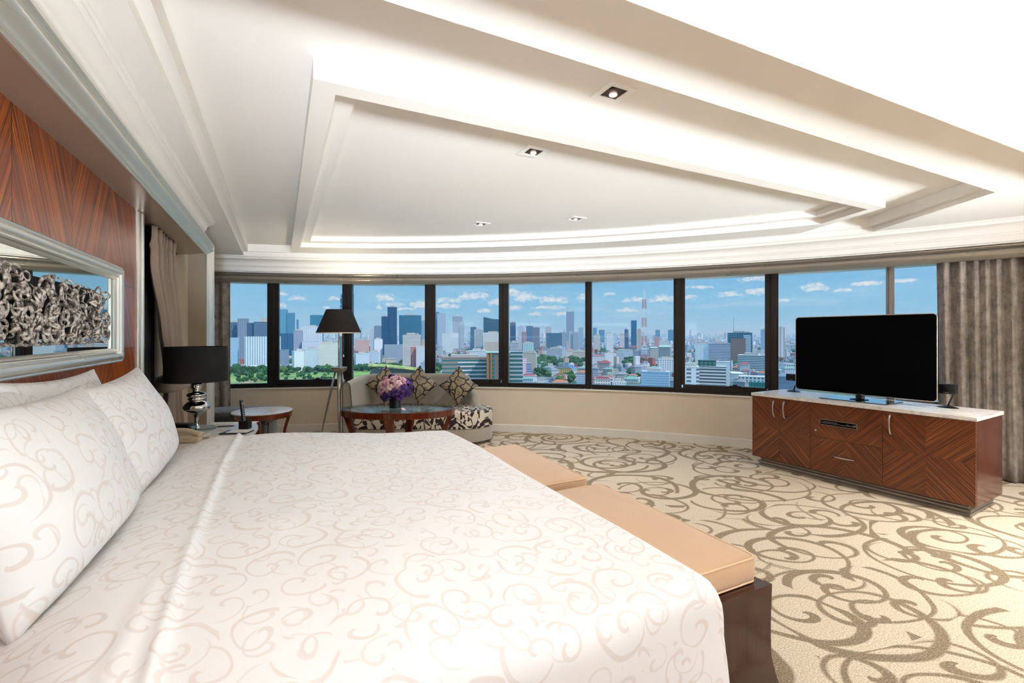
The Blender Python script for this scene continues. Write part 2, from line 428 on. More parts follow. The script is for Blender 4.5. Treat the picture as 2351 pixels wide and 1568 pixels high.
M['benchpipe'] = mat('peach_piping', srgb('dfc09c'), .7)
M['bronze'] = mat('dark_bronze_frame', rough=.35, metal=.25, fn=f_cloth('1d1815', '2a231e', 60.))
M['alu'] = mat('grey_aluminium', srgb('9a958d'), .35, .7)
M['black'] = mat('black_plastic', srgb('0c0c0d'), .35)
M['screen'] = mat('black_screen', srgb('020203'), .5, spec=.06)
M['blackcloth'] = mat('black_lampshade_cloth', rough=.8, fn=f_cloth('0d0a08', '171210'))
M['chrome'] = mat('chrome', srgb('d9d6d2'), .05, 1.)
M['satin'] = mat('satin_nickel', srgb('b5aea4'), .3, .9)
M['white_pl'] = mat('white_trim_plastic', srgb('f4f2ee'), .4)
M['beigeplastic'] = mat('beige_phone_plastic', srgb('c9bb9b'), .35)
M['paper'] = mat('white_paper', srgb('f0eeea'), .7)
M['mirror'] = mat('mirror_glass', srgb('cfd6d2'), .01, 1.)
def glass_mat(name, tint, refl, rough=.0):
    if name in MATS: return MATS[name]
    m = bpy.data.materials.new(name); m.use_nodes = True; t = NT(m.node_tree); m.node_tree.nodes.clear()
    o = t.new('ShaderNodeOutputMaterial'); tr = t.new('ShaderNodeBsdfTransparent'); tr.inputs[0].default_value = tint
    g = t.new('ShaderNodeBsdfGlossy'); g.inputs['Roughness'].default_value = rough
    lw = t.new('ShaderNodeLayerWeight'); lw.inputs[0].default_value = .35
    mx = t.new('ShaderNodeMixShader'); t.put(mx.inputs[0], t.m('MULTIPLY_ADD', lw.outputs['Fresnel'], refl, refl * .12))
    t.l.new(tr.outputs[0], mx.inputs[1]); t.l.new(g.outputs[0], mx.inputs[2]); t.l.new(mx.outputs[0], o.inputs[0])
    MATS[name] = m; return m
M['pane'] = glass_mat('window_pane_glass', (.96, .985, .98, 1), .10)
M['tableglass'] = glass_mat('dark_table_glass', (.25, .3, .28, 1), 1.3)
M['clearglass'] = glass_mat('clear_glass', (.9, .95, .94, 1), .3)

# ------------------------------------------------------------------ room shell
AZE = -24.
CA = 2.545
far = [arcp(10.12, a) for a in [82 - i * (82 - AZE) / 50 for i in range(51)]]
xR, yR = arcp(10.12, AZE)
YB = -6.2; XL = -1.02
bm = B(); pl = [(XL, YB)] + [(xR, YB)] + far[::-1] + [(XL, far[0][1] + .2)]
yT = AC.y + math.sqrt(10.12 ** 2 - (XL - AC.x) ** 2)
far2 = [p for p in far if p[0] > XL]
bm = B(); prism(bm, [(XL, YB), (xR, YB)] + far2[::-1] + [(XL, yT)], -.12, 0.)
struct(obj('floor', bm, M['carpet']), 'beige carpet with brown overlapping swirls')
# --- window wall: lower wall, baseboard, sill, header
bm = B(); arc_sweep(bm, [(10.14, 0), (10.14, .645), (10.42, .645), (10.42, 0)], 84, AZE, 60)
struct(obj('wall_window_side', bm, M['cream']), 'curved cream wall under the windows')
bm = B(); arc_sweep(bm, [(10.139, 0.001), (10.118, .001), (10.118, .105), (10.124, .112), (10.139, .112)], 84, AZE, 60)
struct(obj('baseboard_window_side', bm, M['skirt']), 'white baseboard along the curved wall')
bm = B(); arc_sweep(bm, [(10.115, .646), (10.115, .664), (10.40, .664), (10.40, .646)], 84, AZE, 60)
struct(obj('trim_1', bm, M['skirt']), 'thin pale sill under the windows')
bm = B(); arc_sweep(bm, [(10.0, 2.225), (10.0, 2.345), (9.985, 2.345), (9.985, CA), (10.5, CA), (10.5, 2.225)], 84, AZE, 60)
struct(obj('wall_window_header', bm, M['white']), 'white header above the windows')
# silver rail under the fascia
bm = B()
prof = [(10.05, 2.195), (9.975, 2.197), (9.96, 2.208)] + [(9.955 - .038 * math.sin(PI * k / 8), 2.212 + .085 * k / 8) for k in range(9)] + \
       [(9.965, 2.302), (9.965, 2.308), (9.935, 2.312), (9.93, 2.322), (9.95, 2.334), (10.05, 2.334)]
arc_sweep(bm, prof, 84, AZE, 60); struct(obj('trim_2', bm, M['railmetal'], smooth=.6), 'pewter rounded rail above the windows')
# white crown above it
bm = B()
prof = [(9.98, 2.336), (9.93, 2.336), (9.93, 2.345), (9.90, 2.352), (9.895, 2.405), (9.88, 2.41), (9.87, 2.425), (9.862, 2.428)] + \
       [(9.862 - .105 * (1 - math.cos(PI / 2 * k / 6)), 2.430 + .072 * math.sin(PI / 2 * k / 6)) for k in range(7)] + \
       [(9.75, 2.504), (9.742, 2.518), (9.735, 2.53), (9.72, 2.533), (9.72, 2.546), (9.98, 2.546)]
arc_sweep(bm, prof, 84, AZE, 60); struct(obj('trim_3', bm, M['white'], smooth=.5), 'white crown moulding along the curved wall')
# --- ceiling with trays
def tray(L, N, dr, R, npt=40):
    """left X, near Y, inward shift of the slanted right edge, far radius"""
    p0, p1 = Vector((4.93, 1.555)), Vector((5.69, 2.79))
    d = (p1 - p0).normalized(); nrm = Vector((-d.y, d.x)); q = p0 + nrm * dr
    return cutpoly(L, N, q, d, R, npt)
def cutpoly(L, N, q, d, R, npt=40):
    s = (N - q.y) / d.y; nr = q + d * s
    # intersection of the right line with the arc
    o = q - AC; bb = o.dot(d); cc = o.dot(o) - R * R; s2 = -bb + math.sqrt(bb * bb - cc); fr = q + d * s2
    a0 = math.atan2(fr.y - AC.y, fr.x - AC.x); yl = AC.y + math.sqrt(R * R - (L - AC.x) ** 2); a1 = math.atan2(yl - AC.y, L - AC.x)
    arc = [(AC.x + R * math.cos(a0 + (a1 - a0) * k / npt), AC.y + R * math.sin(a0 + (a1 - a0) * k / npt)) for k in range(npt + 1)]
    return [(L, N), (nr.x, nr.y)] + arc
def ringp(i, R):
    p0, p1 = Vector((4.866, 2.209)), Vector((5.13, 2.90)); d = (p1 - p0).normalized(); nrm = Vector((-d.y, d.x))
    return cutpoly(.133 + i, 2.262 + i, p0 + nrm * i, d, R)
T1, T2 = tray(-.45, 1.555, 0, 9.72), tray(-.397, 1.61, .05, 9.68)
R0 = ringp(0, 9.681); R1 = ringp(.105, 9.25); R2 = ringp(.215, 9.13)
z1, z2, zb = CA + .05, CA + .115, CA + .15
outer = [(XL - .1, YB - .1), (8.2, YB - .1)] + [(AC.x + 10.5 * math.cos(math.radians(a)), AC.y + 10.5 * math.sin(math.radians(a))) for a in range(-27, 80, 3)] + [(XL - .1, 8.4)]
bm = B(); NOFIX.add(id(bm))
prism(bm, outer, CA, None, [T1]); wallstrip(bm, T1, CA, z1); prism(bm, T1, z1, None, [T2]); wallstrip(bm, T2, z1, zb)
# dropped ring: underside from its outer edge to the inner opening, on the far side it runs into the shelf
d_ = .0
prism(bm, T2, zb, None, [ringp(.0, 9.66)])
wallstrip(bm, ringp(.0, 9.66), z1, zb)
prism(bm, ringp(.0, 9.66), z1, None, [R1]); wallstrip(bm, R1, z1, z2 - .005); prism(bm, R1, z2 - .005, None, [R2]); wallstrip(bm, R2, z2 - .005, CA + .175)
prism(bm, R2, CA + .175, None)
prism(bm, outer, CA + .3, None)
wallstrip(bm, outer, CA, CA + .3)
struct(obj('ceiling', bm, M['white']), 'white ceiling with a stepped tray and dropped frame')
bm = B(); prism(bm, [(-.565, 1.10), (7.4, .93), (7.4, YB), (-.565, YB)], CA - .12, CA + .01); struct(obj('trim_4', bm, M['white']), 'lower white ceiling soffit near the bed')
# --- other walls
bm = B(); box(bm, XL - .12, XL, YB, 8.3, 0, CA + .02)
struct(obj('wall_left', bm, M['taupewall']), 'wall behind the drapes')
bm = B(); box(bm, XL, -.90, YB, 4.09, 0, 2.325)
struct(obj('wall_bed', bm, M['wallwood']), 'polished wood veneer wall panelling behind the bed')
wy = -6.35
bm = B()
for (a, b_, c, d) in ((XL, 6.95, 0, .3), (XL, 6.95, 2.3, CA), (XL, -.5, .3, 2.3), (5.7, 6.95, .3, 2.3)): box(bm, a, b_, wy, YB, c, d)
struct(obj('wall_rear', bm, M['sidewood']))
bm = B(); box(bm, -.5, 5.7, wy + .02, wy + .06, .3, .36); box(bm, -.5, 5.7, wy + .02, wy + .06, 2.24, 2.3)
for xx in (-.5, 1., 2.55, 4.1, 5.64): box(bm, xx, xx + .06, wy + .02, wy + .06, .36, 2.24)
struct(obj('window_20', bm, M['bronze']))
bm = B(); xr2 = arcp(10.2, AZE)[0]; box(bm, 6.95, 7.9, wy, YB, 0, CA)
struct(obj('wall_right', bm, M['sidewood']))
# --- bulkhead over the bed head, silver cornice and frame stile
bm = B(); box(bm, XL, -.725, YB, 6.12, 2.32, CA + .01); struct(obj('trim_5', bm, M['soffit']), 'bronze lacquered soffit over the bed')
sil = [(-.705, 2.318), (-.712, 2.300), (-.700, 2.296), (-.694, 2.303), (-.698, 2.310), (-.690, 2.314), (-.685, 2.322)] + \
      [(-.682 + .036 * math.sin(PI * k / 8) * .9 + .010 * k / 8, 2.326 + .062 * k / 8) for k in range(9)] + \
      [(-.668, 2.392), (-.672, 2.398), (-.662, 2.402), (-.656, 2.410), (-.660, 2.418), (-.652, 2.424), (-.652, 2.438), (-.662, 2.442), (-.73, 2.442)]
bm = B()
pth = [YB, 0, 2, 4, 6.10]
rings = [[bm.verts.new((x, y - (0 if i < 4 else 0), z)) for x, z in sil] for i, y in enumerate(pth)]
# mitre at the far end: the stile drops from here, so shift the last ring with height
for v, (x, z) in zip(rings[-1], sil): v.co.y = 5.90 + (z - 2.296) * 1.42
for a, b_ in zip(rings, rings[1:]):
    for k in range(len(sil)): bm.faces.new((a[k], a[(k + 1) % len(sil)], b_[(k + 1) % len(sil)], b_[k]))
st = [[bm.verts.new((x, 5.90 + (z - 2.296) * 1.42, zz if zz < .1 else z)) for x, z in sil] for zz in (3., 0.0)]
for k in range(len(sil)): bm.faces.new((st[0][k], st[0][(k + 1) % len(sil)], st[1][(k + 1) % len(sil)], st[1][k]))
bmesh.ops.remove_doubles(bm, verts=bm.verts, dist=1e-5)
struct(obj('trim_6', bm, M['silver'], smooth=.5), 'silver leaf cornice turning down into a vertical frame')
bm = B(); box(bm, -.90, -.895, 4.09, 4.1, 0, 2.32); box(bm, -.93, -.885, 4.10, 4.16, 0, 2.32, bev=.012, seg=3); box(bm, -.93, -.875, 4.165, 4.195, 0, 2.32, bev=.01, seg=3)
struct(obj('trim_7', bm, M['silver'], smooth=.5), 'narrow silver strip at the end of the wood panelling')
# splayed return between drape and stile
bm = B(); prism(bm, [(-.708, 5.905), (-.90, 6.12), (XL, 6.12), (XL, 6.5), (-.70, 6.5), (-.70, 6.1)], 0, 2.32)
struct(obj('wall_return', bm, M['cream']), 'cream return wall beside the silver frame')
# white crown between the silver cornice and the ceiling, ending before the corner
cr = [(-.73, 2.443), (-.655, 2.443), (-.652, 2.455), (-.645, 2.458)] + [(-.643 + .045 * (1 - math.cos(PI / 2 * k / 6)), 2.462 + .048 * math.sin(PI / 2 * k / 6)) for k in range(7)] + \
     [(-.592, 2.512), (-.592, 2.522), (-.578, 2.526), (-.576, 2.536), (-.565, 2.54), (-.565, 2.546), (-.73, 2.546)]
bm = B(); r_ = [[bm.verts.new((x, y, z)) for x, z in cr] for y in (YB, 5.38)]
for k in range(len(cr)): bm.faces.new((r_[0][k], r_[0][(k + 1) % len(cr)], r_[1][(k + 1) % len(cr)], r_[1][k]))
bm.faces.new(r_[1]); bm.faces.new(r_[0][::-1])
struct(obj('trim_8', bm, M['white'], smooth=.4), 'white crown moulding above the silver cornice')

# --- windows
AZM = [81.2, 74.53, 68.36, 61.51, 54.95, 47.97, 41.13, 34.71, 28.23, 21.6, 15.0, 8.4, 1.8, -4.8, -11.4, -18., AZE]
def radial_box(bm, az_, wdt, R0_, R1_, z0, z1, bev=.004):
    c = arcp((R0_ + R1_) / 2, az_)
    Mx = Matrix.Translation((c[0], c[1], 0)) @ Matrix.Rotation(math.radians(az_), 4, 'Z')
    box(bm, -(R1_ - R0_) / 2, (R1_ - R0_) / 2, -wdt / 2, wdt / 2, z0, z1, Mx, bev, 1)
def chord_box(bm, a0, a1, R0_, R1_, z0, z1):
    prism(bm, [arcp(R0_, a0), arcp(R0_, a1), arcp(R1_, a1), arcp(R1_, a0)], z0, z1)
wide = {1: .13, 2: .10, 3: .125, 4: .10, 5: .09, 6: .10, 7: .115}
for i in range(len(AZM) - 1):
    a0, a1 = AZM[i], AZM[i + 1]
    bm = B(); wv = wide.get(i + 1, .07)
    light_m = (i + 1) >= 8
    radial_box(bm, a1, wv, 10.17, 10.28, .665, 2.24); radial_box(bm, a1, wv * .45, 10.15, 10.18, .665, 2.24)
    g0, g1 = a0 - .3, a1 + .3
    chord_box(bm, g0, g1, 10.18, 10.28, .665, .725); chord_box(bm, g0, g1, 10.16, 10.19, .665, .69)
    wn = struct(obj('window_%d' % (i + 1), bm, M['alu'] if light_m else M['bronze']), 'window bay with dark bronze mullion' if not light_m else 'window bay with a slim grey mullion')
    bm = B(); p, q = arcp(10.235, a0), arcp(10.235, a1); bm.faces.new([bm.verts.new((*c, z)) for c, z in ((p, .70), (q, .70), (q, 2.24), (p, 2.24))])
    obj('pane', bm, M['pane'], wn)
    if i in (1, 3, 6):          # opening sashes with a latch on the bottom rail
        bm = B(); s0, s1 = a0 - .40, a1 + .38
        chord_box(bm, s0, s1, 10.165, 10.225, .726, .775)
        for s_ in (s0, s1): radial_box(bm, s_, .05, 10.17, 10.225, .77, 2.24)
        sa = obj('sash', bm, M['bronze'], wn)
        bm = B(); am = a0 + (a1 - a0) * (.62 if i == 6 else .60 if i == 1 else .42)
        radial_box(bm, am, .13, 10.12, 10.17, .765, .788); radial_box(bm, am, .05, 10.11, 10.17, .785, .805)
        obj('latch', bm, M['black'], sa)
bm = B(); radial_box(bm, AZM[0] + .1, .1, 10.15, 10.4, .66, 2.3); box(bm, -1.15, -.98, 7.9, 8.2, 0, 2.5)
struct(obj('wall_corner', bm, M['cream']))
# --- recessed downlights in the trays
def downlight(x, y, z, lab, PW):
    T = thing('recessed_downlight', lab, 'ceiling light', (x, y, z), 0., 'recessed downlights in the ceiling tray')
    bm = B(); o_, i_ = .085, .052
    for (a, b_, c, d) in ((-o_, o_, -o_, -i_), (-o_, o_, i_, o_), (-o_, -i_, -i_, i_), (i_, o_, -i_, i_)): box(bm, a, b_, c, d, -.006, .0)
    obj('trim_plate', bm, M['white_pl'], T)
    bm = B(); lathe(bm, [(.047, -.004), (.046, -.001), (.03, -.0008), (.0, -.0006)], 24, cap=False)
    box(bm, -i_, i_, -i_, i_, -.001, -.0004)
    obj('reflector', bm, mat('amber_reflector', srgb('4a2e18'), .3, .6), T)
    bm = B(); lathe(bm, [(.0, -.012), (.014, -.010), (.020, -.006), (.021, -.0045), (.0, -.004)], 20, Matrix.Translation((.010, .016, 0)), cap=False)
    lm = mat('lamp_lens', srgb('fff6e6'), .3, **{'Emission Strength': 5., 'Emission Color': (1, .93, .8, 1)})
    obj('lamp_lens', bm, lm, T, True)
    bm = None
    light('downlight_lamp', 'SPOT', (x, y, z - .012), PW, (1, .96, .92), (x, y, 0), spot_size=1.9, spot_blend=.7, shadow_soft_size=.03)
for (x, y, z, lab) in ((1.535, 1.912, zb, 'square recessed downlight nearest the bed, in the channel outside the dropped frame'),
                       (1.573, 2.83, CA + .175, 'square recessed downlight just inside the near edge of the tray'),
                       (2.90, 4.26, CA + .175, 'square recessed downlight above the middle windows, the right one of the far pair'),
                       (2.06, 4.95, CA + .175, 'square recessed downlight above the sofa, the left one of the far pair')):
    downlight(x, y, z, lab, 14 if y < 2 else 28 if y < 3 else 70)
# ------------------------------------------------------------------ bed
BX0, BX1, BY0, BY1 = -.88, 1.05, .90, 3.17
bed = thing('bed', 'wide hotel bed with white bedding against the wood veneer wall', 'bed', (0.1, 2.03, 0))
def loc(bm, T): bmesh.ops.transform(bm, matrix=T.matrix_basis.inverted() if False else Matrix.Translation(-Vector(T.location)), verts=bm.verts); return bm
bm = B(); box(bm, BX0, BX1 - .08, BY0 + .08, BY1 - .08, .08, .42, bev=.02); obj('bed_base', loc(bm, bed), M['sheet'], bed)
bm = B(); box(bm, BX0, BX1 - .03, BY0 + .03, BY1 - .03, .42, .735, bev=.06, seg=4); obj('mattress', loc(bm, bed), M['sheet'], bed, True)
for x_, y_ in ((BX0 + .1, BY0 + .2), (BX0 + .1, BY1 - .2), (BX1 - .25, BY0 + .2), (BX1 - .25, BY1 - .2)):
    bm = B(); lathe(bm, [(.025, 0), (.035, .08)], 12, Matrix.Translation((x_, y_, 0))); obj('leg', loc(bm, bed), M['darkwood'], bed)
# duvet: one cloth surface bent over the mattress edges; uv in metres along the cloth
def sst(a, b, x): x = min(1, max(0, (x - a) / (b - a))); return x * x * (3 - 2 * x)
def bend(s, lo, hi, r):
    """s measured along the cloth; returns position and drop"""
    L = r * PI / 2
    if hi is not None and s > hi - r:
        q = s - (hi - r)
        if q < L: a = q / r; return hi - r + r * math.sin(a), r * (1 - math.cos(a))
        return hi + .015 * (q - L), r + (q - L)
    if lo is not None and s < lo + r:
        q = (lo + r) - s
        if q < L: a = q / r; return lo + r - r * math.sin(a), r * (1 - math.cos(a))
        return lo - .03 * (q - L), r + (q - L)
    return s, 0.
def duvet_pt(s, t_):
    x, dx = bend(s, None, BX1 + .02, .05)
    y, dy = bend(t_, BY0 - .03, BY1 + .03, .05 if t_ < 2 else .085)
    top = .785 + .075 * sst(1.0, -.15, s) * sst(-.62, -.30, s) - .012 * sst(-.30, -.6, s)
    top += .012 * (1 - ((t_ - 2.03) / 1.2) ** 2)
    top -= .05 * min(1, max(0, (1.32 - t_) / .45)) ** 2 * sst(1.0, .35, s)
    nz = noise.noise(Vector((s * 2.1, t_ * 1.7, 3.))) * .014 + noise.noise(Vector((s * 6, t_ * 4, 1.))) * .004
    # turned-down hem ridge
    rd = s - (-.215 + .010 * math.sin(t_ * 2.1)); z_r = .013 * math.exp(-(rd / .012) ** 2) + .010 * sst(.03, -.02, rd)
    # small pulls in the cloth next to the hem on the near side
    z_r += .006 * math.exp(-((s + .29 - .03 * t_) / .02) ** 2) * sst(1.7, 1.2, t_) + .004 * math.exp(-((s + .33 - .05 * t_) / .015) ** 2) * sst(1.6, 1.1, t_)
    z = top + nz + z_r - dx - dy
    if dx + dy > .14:                        # hanging part: gentle folds
        k = min(1, (dx + dy - .14) / .3)
        x += .012 * k * math.sin(t_ * 9) if dx > .07 else 0
        y -= (.02 * k * math.sin(s * 6 + 1) + .012 * k) if t_ < 2 and dy > .12 else 0
        if t_ > 2 and dy > .08: y += .015 * k * math.sin(s * 8)
    return x, y, max(z, .20)
s0, s1, t0_, t1_ = -.62, BX1 + .52, BY0 - .55, BY1 + .5
def fd(u, v):
    # finer steps near the hem ridge
    s = s0 + (s1 - s0) * (u * .6 + .4 * (u ** 2 * (3 - 2 * u))) if False else s0 + (s1 - s0) * u
    return duvet_pt(s, t0_ + (t1_ - t0_) * v)
bm = B(); grid(bm, fd, 300, 150, uvf=lambda u, v: (s0 + (s1 - s0) * u, t0_ + (t1_ - t0_) * v))
dv = obj('duvet', bm, M['damask'], smooth=True)
so = dv.modifiers.new('thickness', 'SOLIDIFY'); so.thickness = .008; so.offset = -1
tag(dv, 'white damask duvet with a scroll pattern spread over the whole bed', 'duvet')
# bare sheet at the head end
bm = B()
def fs(u, v):
    s = -.86 + .40 * u; t_ = BY0 - .3 + (BY1 - BY0 + .6) * v
    y, dy = bend(t_, BY0 - .01, BY1 + .01, .06); return s, y, .752 - dy
grid(bm, fs, 6, 60)
sh = obj('fitted_sheet', bm, M['sheet'], bed, True); sh.matrix_parent_inverse = Matrix.Translation(-Vector(bed.location))

def pillow_bm(W, H, Tn, seed=0, ear=.06, flange=.0, sag=.0):
    bm = B(); n = 30
    def side(sg):
        def f(u, v):
            a, b_ = u * 2 - 1, v * 2 - 1
            pin = 1 - ear * (1 - a * a) if False else 1
            sx_ = 1 - ear * (1 - abs(b_) ** 1.5) * 0 - ear * .9 * (1 - b_ * b_) * abs(a) ** 3
            sy_ = 1 - ear * 1.3 * (1 - a * a) * abs(b_) ** 3
            th = ((1 - abs(a) ** 2.6) * (1 - abs(b_) ** 2.6)) ** .52
            nz = noise.noise(Vector((a * 1.6 + seed, b_ * 1.6, seed * 1.7))) * .10 + noise.noise(Vector((a * 4 + seed, b_ * 4, seed))) * .035
            th *= (1 + nz) * (1 - sag * b_ * .5)
            e_ = .004
            return (a * W / 2 * sx_, sg * (th * Tn / 2 + e_), b_ * H / 2 * sy_)
        return f
    grid(bm, side(-1), n, n, uvf=lambda u, v: (u * W, v * H)); grid(bm, side(1), n, n, uvf=lambda u, v: (u * W, v * H))
    # edge strip
    bmesh.ops.remove_doubles(bm, verts=bm.verts, dist=.0005)
    bnd = [e_ for e_ in bm.edges if e_.is_boundary]
    try: bmesh.ops.bridge_loops(bm, edges=bnd)
    except Exception: pass
    return bm
def pillow(name, lab, cat, W, H, Tn, locn, rot, m, seed, ear=.06, group=None, sag=0.):
    o = obj(name, pillow_bm(W, H, Tn, seed, ear, sag=sag), m, smooth=True)
    o.location = locn; o.rotation_euler = rot
    return tag(o, lab, cat, group)
G_ = 'white bed pillows'
# pillow local: x = width, y = thickness, z = height. leaned towards the wall (-X): width along world Y
def bedpillow(lab, yc, xb, zb_, W, H, Tn, lean, seed, yaw=0., roll=0.):
    Mx = Matrix.Translation((xb, yc, zb_)) @ Matrix.Rotation(math.radians(90 + yaw), 4, 'Z') @ Matrix.Rotation(math.radians(lean), 4, 'X') @ Matrix.Rotation(math.radians(roll), 4, 'Y') @ Matrix.Translation((0, 0, H / 2))
    o = obj('pillow', pillow_bm(W, H, Tn, seed, .07, sag=.5), M['damask'], smooth=True); o.matrix_world = Mx
    tag(o, lab, 'pillow', G_); return o
bedpillow('white pillow in the front row, the one nearest the camera', 1.76, -.50, .80, .92, .50, .24, -17, 1, 2., 2)
bedpillow('white pillow in the front row, the one beside the bedside table', 2.60, -.52, .80, .86, .49, .22, -17, 5, -1., -2)
bedpillow('white pillow in the back row, peeking out above the nearest front pillow', 1.72, -.70, .78, .94, .51, .18, -13, 9, 0., 1)
bedpillow('white pillow in the back row against the veneer, its corner above the far front pillow', 2.52, -.71, .78, .90, .52, .18, -13, 13, 0., 1)

# ------------------------------------------------------------------ benches at the foot
def bench(lab, y0, y1):
    L = y1 - y0; T = thing('bench', lab, 'bench', (1.43, (y0 + y1) / 2, 0), 0, 'upholstered benches at the foot of the bed')
    bm = B()
    def side(u, v): pass
    # seat frame
    box(bm, -.34, .34, -L / 2 + .001, L / 2 - .001, .35, .444, bev=.003)
    obj('seat_frame', bm, M['darkwood'], T)
    # curved slab ends, waisted then flaring to the floor
    for sg in (-1, 1):
        bm = B(); pr = []
        prof = []
        for k in range(15):
            z = .445 - .445 * k / 14; u = k / 14
            w_ = .345 - .008 * math.sin(PI * min(1, u * 1.25)) + .06 * max(0, (u - .62) / .38) ** 1.6
            prof.append((w_, z))
        pts = [(w_, z) for w_, z in prof] + [(-w_, z) for w_, z in prof[::-1]]
        vs0 = [bm.verts.new((x, sg * (L / 2 + .036), z)) for x, z in pts]; vs1 = [bm.verts.new((x, sg * (L / 2), z)) for x, z in pts]
        for k in range(len(pts)): bm.faces.new((vs0[k], vs0[(k + 1) % len(pts)], vs1[(k + 1) % len(pts)], vs1[k]))
        n_ = len(prof)
        for k in range(n_ - 1):
            for v_ in (vs0, vs1): bm.faces.new((v_[k], v_[k + 1], v_[2 * n_ - 2 - k], v_[2 * n_ - 1 - k]))
        obj('leg_panel', bm, M['darkwood'], T, .6)
    bm = B(); n_ = 40
    box(bm, -.31, .31, -L / 2, L / 2, .446, .552, bev=.03, seg=5)
    bmesh.ops.subdivide_edges(bm, edges=[e_ for e_ in bm.edges if e_.calc_length() > .15], cuts=14, use_grid_fill=True)
    for v in bm.verts:
        if v.co.z > .51:
            v.co.z += .014 * (1 - (v.co.x / .31) ** 2) * (1 - (v.co.y / (L / 2)) ** 2) + .003 * noise.noise(v.co * 9)
    cu = obj('cushion', bm, M['benchcloth'], T, True)
    for z in (.452, .545):
        bm = B(); hx, hy, rr = .305, L / 2 - .005, .03; pts = []
        for cxx, cyy, a0 in ((hx - rr, hy - rr, 0), (-hx + rr, hy - rr, 90), (-hx + rr, -hy + rr, 180), (hx - rr, -hy + rr, 270)):
            for k in range(5): a = math.radians(a0 + 90 * k / 4); pts.append((cxx + rr * math.cos(a), cyy + rr * math.sin(a), z))
        tube(bm, pts + [pts[0]], .0045, 6, cap=False); obj('piping', bm, M['benchpipe'], cu, True)
    return T
bench('peach cushioned bench at the foot of the bed, the near one of the two', 1.25, 2.29)
bench('peach cushioned bench at the foot of the bed, the far one near the sofa', 2.41, 3.42)

# ------------------------------------------------------------------ nightstand
NZ = .68
ns = thing('bedside_table', 'bedside table with pale marble top between bed and drape', 'bedside table', (-.5, 4.0, 0))
def nst(bm): bmesh.ops.transform(bm, matrix=Matrix.Translation((.5, -4.0, 0)), verts=bm.verts); return bm
topp = [(-.87, 3.40), (-.235, 3.40), (-.165, 4.46), (-.19, 4.68), (-.87, 4.78)]
def inset(p, d):
    c = Vector((sum(a for a, b_ in p) / len(p), sum(b_ for a, b_ in p) / len(p)))
    return [tuple(c + (Vector(q) - c) * (1 - d / (Vector(q) - c).length)) for q in p]
bm = B(); prism(bm, topp, NZ - .028, NZ); obj('marble_top', nst(bm), M['marble'], ns)
bm = B(); prism(bm, inset(topp, .035), .06, NZ - .03); obj('body', nst(bm), M['redwood'], ns)
bm = B(); prism(bm, inset(topp, .06), 0, .06); obj('plinth', nst(bm), M['silver'], ns)
bm = B(); box(bm, -.262, -.205, 3.55, 4.35, .40, .60); obj('drawer', nst(bm), M['redwood'], ns)
# ------------------------------------------------------------------ table lamp
lx, ly = -.605, 4.52
tl = thing('table_lamp', 'chrome baluster table lamp with black drum shade on the bedside table', 'table lamp', (lx, ly, NZ))
k_ = .000448
pf = [(66, 990), (62, 975), (44, 955), (34, 900), (33, 820), (36, 780), (60, 735), (110, 700), (150, 675), (195, 640), (213, 600), (200, 560), (160, 510), (115, 488),
      (112, 470), (135, 455), (140, 440), (120, 428), (128, 410), (150, 395), (155, 375), (150, 352), (130, 340), (70, 328), (60, 300), (66, 268), (84, 245), (92, 225),
      (80, 205), (92, 190), (84, 172), (50, 158), (42, 140), (60, 125), (40, 112), (18, 104), (18, 60)]
bm = B(); lathe(bm, [(r * k_, (1003 - y) * k_) for r, y in pf], 48); obj('stem', bm, M['chrome'], tl, True)
bm = B(); lathe(bm, [(.0, 0), (.135, 0), (.140, .006), (.135, .012), (.05, .016), (.0, .016)], 48, cap=False); obj('base', bm, M['clearglass'], tl, True)
sz0, sz1 = 1.072 - NZ, 1.352 - NZ
bm = B(); lathe(bm, [(.222, sz0), (.216, sz1), (.212, sz1), (.218, sz0), (.222, sz0)], 64, cap=False); obj('lamp_shade', bm, M['blackcloth'], tl, .6)
bm = B(); lathe(bm, [(.0, sz1 - .01), (.212, sz1 - .01), (.212, sz1 - .013), (.0, sz1 - .013)], 48, cap=False); obj('diffuser', bm, M['blackcloth'], tl)
# ------------------------------------------------------------------ telephone, clock, holder, notes
def on_ns(px, py): # point on the bedside table top
    d = FW + RT * ((px - CX) / FPX) + Vector((0, 0, 1)) * ((CY - py) / FPX); t_ = (NZ - EYE) / d.z; return d.x * t_, d.y * t_
px_, py_ = on_ns(432, 1012)
ph = thing('telephone', 'beige desk telephone with handset on the bedside table', 'telephone', (px_, py_, NZ), math.radians(-20))
bm = B(); vs = box(bm, -.11, .12, -.085, .085, 0, .05, bev=.014, seg=3)
for v in bm.verts:
    if v.co.z > .02: v.co.z *= 1.0 - 1.8 * (v.co.x) * .9
obj('base', bm, M['beigeplastic'], ph, .7)
bm = B(); pts = [(-.10 + .215 * k / 12, -.045, .074 + .026 * math.sin(PI * k / 12) - .03 * (k / 12)) for k in range(13)]
tube(bm, pts, [.016 + .012 * (abs(k - 6) / 6) ** 3 for k in range(13)], 10, up=(0, 0, 1)); obj('handset', bm, M['beigeplastic'], ph, True)
bm = B()
for r_i in range(3):
    for c_i in range(5): box(bm, -.06 + c_i * .026, -.044 + c_i * .026, .0 + r_i * .022, .014 + r_i * .022, .04 - .012 * c_i * .3, .066 - c_i * .004, bev=.003, seg=1)
obj('keypad', bm, mat('pale_keys', srgb('ded5bd'), .5), ph)
bm = B(); pts = []
for k in range(121):
    a = k / 120; pts.append((.115 + .06 * a, -.045 + .02 * math.sin(a * 3) + .007 * math.cos(a * 70), .030 + .0 * a + .007 * math.sin(a * 70) - .012 * a))
tube(bm, pts, .0028, 5); obj('coiled_cord', bm, M['beigeplastic'], ph, True)
